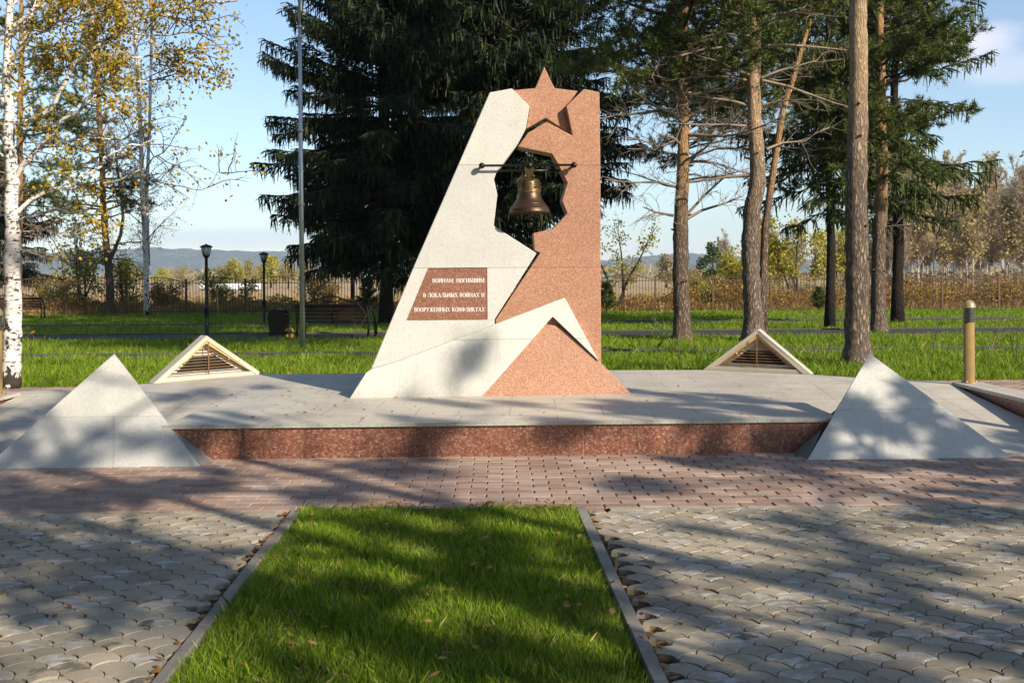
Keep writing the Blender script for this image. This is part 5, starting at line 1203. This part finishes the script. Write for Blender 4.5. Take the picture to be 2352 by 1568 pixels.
# young pines by the fence
def young_pine(label, px, d, h_, seed):
    base = Vector(((px - CX) / F * d, d, 0)); t = thing('young_pine', label, 'young pine', base, 0, 'young pines at the fence'); r = np.random.default_rng(seed); st = Sticks(); T, TA = [], []
    z = .15
    while z < h_:
        for q in range(6):
            az = r.uniform(0, 2 * PI); L = (.56 * (1 - z / h_) ** .9 + .10) * r.uniform(.6, 1.2) * h_ / 1.3; P = wander(r, (0, 0, z), unit(np.array([math.cos(az), math.sin(az), .5])), L, 4, .08, -.05); st.poly(P, .01, .006)
            for tt in np.linspace(.3, 1, 5): a_, d_ = along(P, tt); T.append(a_); TA.append(d_ + np.array([0, 0, .4]))
        z += .14
    b = MB(); b.tube([(0, 0, -.05), (0, 0, h_)], [.03, .01], 6); b.build('trunk', MAT['twig_brown'], t, False); st.mb(3).build('branches', MAT['twig_brown'], t, False)
    b = MB(); needles(b, r, np.array(T), unit(np.array(TA)), 22, .15, .022); b.build('crown', MAT['pine_needle'], t, False)
young_pine('bushy young pine behind the right end of the bench', 845, 46, 1.5, 81)
young_pine('young pine by the fence, just right of the monument', 1392, 47, 1.35, 82)
young_pine('small young pine by the fence, left of the slim spruce trunk', 1882, 48, 1.0, 83)
# bare saplings in the lawn
SAP = [(782, 838, 1.25, 'bare sapling in the grass right of the flagpole'), (268, 775, .8, 'bare sapling in the grass left of the nearer lamp'), (1585, 845, 1.1, 'bare sapling in the grass left of the right vent pyramid'), (1885, 845, 1.15, 'bare sapling in the grass right of the right vent pyramid'), (2140, 830, .8, 'bare sapling left of the right bollard'), (2270, 828, 1.0, 'pale branching sapling just right of the right bollard'), (2085, 752, 1.2, 'bare sapling far back, right of the rightmost pine'), (2335, 838, .9, 'bare sapling at the right edge of the lawn'), (1510, 748, 1.1, 'bare sapling left of the first pine'), (1635, 735, 1.0, 'bare sapling far back between the pines'), (372, 733, 1.0, 'bare sapling far back near the white birch foot'), (75, 830, .75, 'brown-leaved sapling in the grass near the left birch'), (655, 830, .7, 'brown-leaved sapling in the grass beside the left vent pyramid'), (500, 728, 2.3, 'tall thin sapling with reddish leaves beside the nearer lamp')]
for i, (px, py, h_, l) in enumerate(SAP):
    p = gnd(px, py); t = thing('sapling', l, 'sapling', (p.x, p.y, 0), 0, 'saplings planted in the lawn'); r = np.random.default_rng(90 + i); st, lf = Sticks(), []
    for s_ in range(2 if i % 2 else 1):
        P = wander(r, (0, 0, -.03), unit(np.array([r.normal(0, .25), r.normal(0, .2), 1])), h_, 6, .10); st.poly(P, .008, .003); twiggy(r, st, lf, P, h_ * .4, 5, 0 if i % 2 else 1, .5, .5, .25, .004, -.02, 3)
    st.mb(4).build('stem', MAT['twig_pale' if i in (5, 2) else 'twig_brown'], t, False)
    if i >= 11: b = MB(); leaves_at(b, r, lf[::5], .10, 1, .06, .5); b.build('leaves', MAT['fallen_leaf'], t, False)

# ------------------------------------------------------------------ far trees
def far_birch(seed, H, leafm, leafy):
    r = np.random.default_rng(seed); t = thing('birch_tree', 'slender white-stemmed birch of the far wood beyond the fence at right', 'birch', (0, 0, 0), 0, 'birches of the far wood')
    P = wander(r, (0, 0, -.2), (r.normal(0, .03), 0, 1), H, 10, .02); b = MB(); b.tube([Vector(q) for q in P], list(np.linspace(.075, .015, 11)), 6); b.build('trunk', MAT['birch_bark_far'], t, False)
    st, lf = Sticks(), []
    for i in range(40):
        tt = r.uniform(.25, .97); q, d_ = along(P, tt); az = r.uniform(0, 2 * PI); L = H * .24 * (1.15 - tt) * r.uniform(.6, 1.2) + .5
        Q = wander(r, q, unit(np.array([math.cos(az) * .55, math.sin(az) * .55, 1.0])), L, 5, .08); st.poly(Q, .045, .02); twiggy(r, st, lf, Q, L * .55, 9, 1 if leafy < .3 else 0, leafy, .5, .2, .032, -.01, 3)
    st.mb(3).build('branches', MAT['far_twig'], t, False)
    if lf: b = MB(); leaves_at(b, r, lf, .30, 1, .2); b.build('crown', MAT[leafm], t, False)
    return t
fb = [far_birch(101, 14.0, 'dull_leaf', .04), far_birch(102, 13.0, 'dull_leaf', .09), far_birch(103, 10.5, 'dull_leaf', .20), far_birch(104, 9, 'dull_leaf', .29)]
r = np.random.default_rng(5); first = [True] * 4
for i in range(165):
    if i < 135: px = r.uniform(2000, 2450); d = r.uniform(88, 150) if i < 65 else r.uniform(140, 220)
    else: px = r.uniform(1700, 2030); d = r.uniform(110, 190)
    q = int(r.choice([0, 0, 0, 1, 1, 2, 3, 3])); s_ = r.uniform(.85, 1.12) * (1 if d < 130 else 1.1) * (1 if px > 2080 else .8)
    if px < 2030: s_ *= .62
    loc = ((px - CX) / F * d, d, 0)
    if first[q]: first[q] = False; fb[q].location = loc; fb[q].scale = (s_,) * 3
    else: dup(fb[q], loc, r.uniform(0, 6.28), None, s_)
n = 16000; X = r.uniform(32, 75, n); Y = 88 + 45 * r.uniform(0, 1, n); X = X * Y / 88; hh = 1.0 + .9 * np.abs(np.sin(X * .31) * np.sin(Y * .23 + X * .11)) + r.uniform(0, .5, n)
c = np.stack([X, Y, r.uniform(0, 1, n) ** 1.2 * hh], axis=1); a_ = unit(randdir(r, n) + np.array([0, 0, .5])); b = MB(); b.cards(c, a_, perp(r, a_), r.uniform(.15, .4, n), r.uniform(.1, .28, n), .3); tag(b.build('wood_undergrowth', MAT['wood_brush']), kind='stuff')
# three clearly separate trees in the middle distance, between the first and the two-stemmed pine
dup(fb[0], ((1672 - CX) / F * 150, 150, 0), 1, 'tall bare birch in the field, left of the two-stemmed pine', .62)
dup(fb[1], ((1655 - CX) / F * 158, 158, 0), 2, 'bare birch in the field, between two taller field trees', .6)
def field_tree(label, px, d, H, Rw, leafm, seed, group=None):
    t = thing('field_tree', label, 'tree', ((px - CX) / F * d, d, 0), 0, group); r = np.random.default_rng(seed)
    b = MB(); b.tube([(0, 0, -.3), (.1, 0, H * .4), (0, .1, H * .8)], [.035 * H, .025 * H, .008 * H], 6); b.build('trunk', MAT['grey_bark'], t, False)
    b = MB(); n = 26; cc = []
    for i in range(n):
        u = r.uniform(0, 1); rad = Rw * math.sin(PI * min(.96, .12 + u * .85)) ** .7 * r.uniform(.3, 1); az = r.uniform(0, 2 * PI); cc.append((rad * math.cos(az), rad * math.sin(az), H * (.22 + .74 * u)))
    cc = np.array(cc); pts = np.repeat(cc, 60, 0) + randdir(r, n * 60) * (r.uniform(.1, 1, (n * 60, 1)) ** .6) * Rw * .42
    leaves_at(b, r, pts, .055 * H, 1, .05, .2); b.build('crown', MAT[leafm], t, False); return t
GF = 'trees scattered in the far field'
field_tree('dark green rounded tree in the field, between the first and the two-stemmed pine', 1636, 140, 6.4, 1.7, 'lit_spruce_needle', 111, GF)
for i, (px, d, H, Rw, m_, l) in enumerate(((540, 200, 5.6, 2.4, 'yellow_green_leaf', 'yellowish rounded tree in the far field, right of the nearer lamp'), (572, 210, 5.4, 2.1, 'dull_leaf', 'brownish rounded tree in the far field, left of the farther lamp'), (622, 220, 7.0, 2.6, 'yellow_green_leaf', 'tall yellow tree in the far field, just right of the farther lamp'), (662, 200, 5.4, 2.0, 'dull_leaf', 'brownish tree in the far field, left of the flagpole'), (505, 230, 4.4, 2.2, 'dull_leaf', 'low brown tree in the far field behind the nearer lamp'), (600, 260, 5, 3, 'dull_leaf', 'low brown tree in the far field behind the farther lamp'), (420, 240, 4.6, 2.6, 'dull_leaf', 'low brown tree in the far field, left of the nearer lamp'), (372, 250, 4.4, 2.6, 'yellow_green_leaf', 'low tree in the far field, right of the white birch'), (300, 240, 4.8, 2.6, 'dull_leaf', 'low tree in the far field, left of the white birch'), (705, 230, 5.5, 2.4, 'dull_leaf', 'brown tree in the far field, behind the flagpole'), (1450, 300, 5.2, 3.4, 'dull_leaf', 'low brown tree in the far field, seen through the thin maple'), (1530, 170, 5.6, 1.9, 'dull_leaf', 'pale brown tree in the field, left of the first pine'), (1600, 190, 3.4, 2.2, 'dull_leaf', 'low brown tree in the field right of the first pine'), (1690, 190, 5.0, 2.2, 'yellow_green_leaf', 'yellow tree in the field, hidden partly by the two-stemmed pine'))):
    field_tree(l, px, d, H, Rw, m_, 120 + i, GF)
# distant tree line where the plain meets the hills
b = MB(); r = np.random.default_rng(9); n = 9000; X = r.uniform(-900, 900, n); Y = r.uniform(700, 1000, n); hh = 5 + 3 * np.sin(X * .02) + 2 * np.sin(X * .071 + 1)
c = np.stack([X, Y, r.uniform(0, 1, n) * hh], axis=1); a_ = unit(randdir(r, n) * .5 + np.array([0, 0, 1.])); b.cards(c, a_, perp(r, a_), r.uniform(2, 4, n), r.uniform(2, 3.5, n), .5)
tag(b.build('distant_treeline', MAT['dull_leaf']), kind='stuff')

# ------------------------------------------------------------------ grass and undergrowth
def blades(name, mat, X, Y, Z, h, w, r, bendm=.5):
    n = len(X); az = r.uniform(0, 2 * PI, n); bd = r.uniform(.1, 1, n) * bendm; dx, dy = np.cos(az), np.sin(az); sx, sy = -dy * w * .5, dx * w * .5
    az2 = r.uniform(0, 2 * PI, n); sx, sy = np.cos(az2) * w * .5, np.sin(az2) * w * .5
    def pt(t, s): return np.stack([X + dx * bd * h * t * t + sx * s, Y + dy * bd * h * t * t + sy * s, Z + h * t * (1 - .25 * bd * t)], axis=1)
    v = np.stack([pt(0, 1), pt(0, -1), pt(.55, -.8), pt(1, 0), pt(.55, .8)], axis=1).reshape(-1, 3)
    b = MB(); b.add(v, np.arange(n)[:, None] * 5 + np.arange(5)[None]); return tag(b.build(name, mat), kind='stuff')
r = np.random.default_rng(31)
# strip in front
b = MB(); q = [(xon(KLi, Y0) + .0, Y0), (xon(KRi, Y0), Y0), (xon(KRi, YB), YB), (xon(KLi, YB), YB)]; b.add([(x, y, -.028) for x, y in q], [(0, 1, 2, 3)]); tag(b.build('grass_bed', MAT['soil']), kind='structure')
n = 175000; Y = r.uniform(3.3, YB, n) ; Y = YB - (YB - 3.3) * r.uniform(0, 1, n) ** 1.12; f = r.uniform(0, 1, n)
X0 = KLi[0].x + (KLi[1].x - KLi[0].x) * (Y - KLi[0].y) / (KLi[1].y - KLi[0].y); X1 = KRi[0].x + (KRi[1].x - KRi[0].x) * (Y - KRi[0].y) / (KRi[1].y - KRi[0].y)
X = X0 + .015 + (X1 - X0 - .03) * f
cl = .5 + .5 * np.sin(X * 7.3 + 1.3 * np.sin(Y * 5)) * np.sin(Y * 6.1 + X * 2); keep = r.uniform(0, 1, n) < .55 + .45 * cl; X, Y, cl = X[keep], Y[keep], cl[keep]
blades('grass', MAT['grass_blade'], X, Y, np.full(len(X), -.03), r.gamma(7, .0064, len(X)) * (.7 + .5 * cl) + .015, r.uniform(.0019, .0036, len(X)), r, .75)
kk = (r.uniform(0, 1, len(X)) < .22) & (np.sin(X * 4.1 + 2 * np.sin(Y * 2.3)) * np.sin(Y * 3.7 + X) > -.2); m_ = int(kk.sum())
blades('thatch', MAT['straw_blade'], X[kk] + r.normal(0, .01, m_), Y[kk], np.full(m_, -.03), r.uniform(.02, .065, m_), r.uniform(.002, .004, m_), r, 1.6)
# the lawn behind
n = 480000; d = 13.2 + (FA - 13.4) * r.uniform(0, 1, n) ** 1.25; X = r.uniform(-.62, .60, n) * d + r.normal(0, .5, n); Y = d + FB * X
cl = .5 + .5 * np.sin(X * 1.9 + 2 * np.sin(Y * .8)) * np.sin(Y * 1.3 + X * .6)
keep = r.uniform(0, 1, n) < .6 + .4 * cl
for ya, yb, sl_ in PATHS: keep &= ~((Y > ya - .12 + sl_ * X) & (Y < yb + .12 + sl_ * X))
keep &= ~((Y < 15.55 + .016 * X) & (np.abs(X + .2) > 4.2))                        # side paving
keep &= ~((Y < 14.75 + .0 * X) & (np.abs(X + .2) <= 4.2) & (Y < np.interp(X, [-4.43, -3.37, -1.94, 1.25, 2.71, 4.04], [12.7, 13.95, 14.1, 14.6, 14.7, 14.0])))
X, Y, cl = X[keep], Y[keep], cl[keep]; far = np.clip((Y - 14) / 36, 0, 1)
blades('lawn_grass', MAT['lawn_blade'], X, Y, np.full(len(X), -.05), (r.gamma(6, .019, len(X)) * (.6 + .6 * cl) + .045) * (1 - .25 * far), .0065 + .019 * far + r.uniform(0, .005, len(X)), r, .7)
# dry growth beyond the fence
n = 60000; X = r.uniform(-.56, .56, n); Y = FA + .25 + 46 * r.uniform(0, 1, n) ** 1.5; X = X * Y; Y = Y + FB * X
blades('dry_grass', MAT['dry_blade'], X, Y, np.full(len(X), -.06), r.uniform(.2, .6, n), r.uniform(.02, .05, n), r, .6)
n = 46000; X = r.uniform(-.56, .56, n) * 53; Y = FA + .4 + 7.0 * r.uniform(0, 1, n) ** 1.3
hp = .40 + .25 * np.sin(X * .9 + .7) * np.sin(X * .37) + .20 * np.sin(X * 2.3 + Y) + np.where(X > 10, .55, 0) + np.where(X < -19, .25, 0); hp = np.clip(hp, .15, 1.5)
Z = r.uniform(0, 1, n) ** .8 * hp; c = np.stack([X, Y + FB * X, Z], axis=1); a_ = unit(randdir(r, n) + np.array([0, 0, .4])); b = MB(); b.cards(c, a_, perp(r, a_), r.uniform(.07, .16, n), r.uniform(.05, .11, n), .3)
m_ = 3500; X = r.uniform(-.56, .56, m_) * 53; Y = FA + .4 + 6.0 * r.uniform(0, 1, m_); h_ = r.uniform(.4, 1.3, m_) * np.interp(X, [-30, -18, -14, 8, 12, 30], [1.0, .9, .6, .6, 1.35, 1.35])
P0 = np.stack([X, Y + FB * X, np.full(m_, -.05)], axis=1)
tag(b.build('undergrowth', MAT['brush_leaf']), kind='stuff')
b = MB(); b.sticks(P0, P0 + np.stack([r.normal(0, .2, m_), r.normal(0, .2, m_), h_], axis=1), .008, .004, 3); tag(b.build('undergrowth_stems', MAT['twig_brown']), kind='stuff')
# fallen leaves and needles
def litter(name, mat, pts, size, r):
    b = MB(); pts = np.array(pts); n = len(pts); az = r.uniform(0, 2 * PI, n); ax = np.stack([np.cos(az), np.sin(az), r.uniform(-.1, .35, n)], axis=1); sd = np.stack([-np.sin(az), np.cos(az), r.uniform(-.3, .3, n)], axis=1)
    b.cards(pts, unit(ax), unit(sd), size * r.uniform(.6, 1.3, n), size * .75 * r.uniform(.6, 1.2, n), .2); tag(b.build(name, mat), kind='stuff')
L_ = []
for _ in range(75): L_.append((r.uniform(-3.3, -.4), r.uniform(9.4, 12.8), ZD + .006))
for _ in range(30): L_.append((r.uniform(-.4, 3.3), r.uniform(9.5, 13), ZD + .006))
for _ in range(10): L_.append((r.uniform(-5.4, -3.6), r.uniform(9.5, 11.3), .33 - (11.5 - 10.4) * .1))
for _ in range(60): y = r.uniform(3.6, YB - .03); L_.append((xon(KL, y) - abs(r.normal(0, .018)), y, .008))
for _ in range(40): y = r.uniform(3.6, YB - .03); L_.append((xon(KR, y) + abs(r.normal(0, .03)), y, .006))
for _ in range(130): L_.append((r.uniform(xon(KLi, YB), xon(KRi, YB)), YB - abs(r.normal(0, .06)), .02 + r.uniform(0, .04)))
for _ in range(60): y = r.uniform(3.8, YB); L_.append((r.uniform(xon(KLi, y), xon(KRi, y)), y, .03 + r.uniform(0, .03)))
for _ in range(26): y = r.uniform(4, 9); L_.append((r.uniform(-4.5, 4.5), y, .008) if y > BR0 else (r.uniform(-3.6, -1.7), y, .008))
for _ in range(420):
    y = r.uniform(14.8, 26); x = r.normal(-6.5, 3.2); L_.append((x, y + FB * x, r.uniform(.0, .09)))
for _ in range(260): y = r.uniform(15, 34); L_.append((r.uniform(-.5, .5) * y, y, r.uniform(.0, .08)))
litter('fallen_leaves', MAT['fallen_leaf'], L_, .04, r)
n = 1500; Y = r.uniform(3.4, BR0, n); X = .75 + r.uniform(0, 1, n) ** 1.2 * 4 - .03 * Y; az = r.uniform(0, 2 * PI, n); Ln = r.uniform(.03, .06, n)
kx = np.array([xon(KR, y) for y in Y]); X = np.maximum(X, kx + .01); c = np.stack([X, Y, np.full(n, .009)], axis=1); dv = np.stack([np.cos(az) * Ln, np.sin(az) * Ln, r.uniform(-.002, .012, n)], axis=1)
b = MB(); b.sticks(c, c + dv, .0009, .0007, 3); tag(b.build('pine_needle_litter', MAT['brown_needle']), kind='stuff')

# ------------------------------------------------------------------ the air: far hills fade to blue
hz = bpy.data.materials.new('haze'); hz.use_nodes = True; hz.node_tree.nodes.clear()
ho = hz.node_tree.nodes.new('ShaderNodeOutputMaterial'); hv = hz.node_tree.nodes.new('ShaderNodeVolumePrincipled')
hv.inputs['Color'].default_value = (.62, .79, 1, 1); hv.inputs['Density'].default_value = .00018; hv.inputs['Anisotropy'].default_value = 0.0
hz.node_tree.links.new(hv.outputs[0], ho.inputs['Volume'])
b = MB(); b.box(-4600, 4600, -120, 4900, -1.1, 240); tag(b.build('haze', hz), kind='stuff')
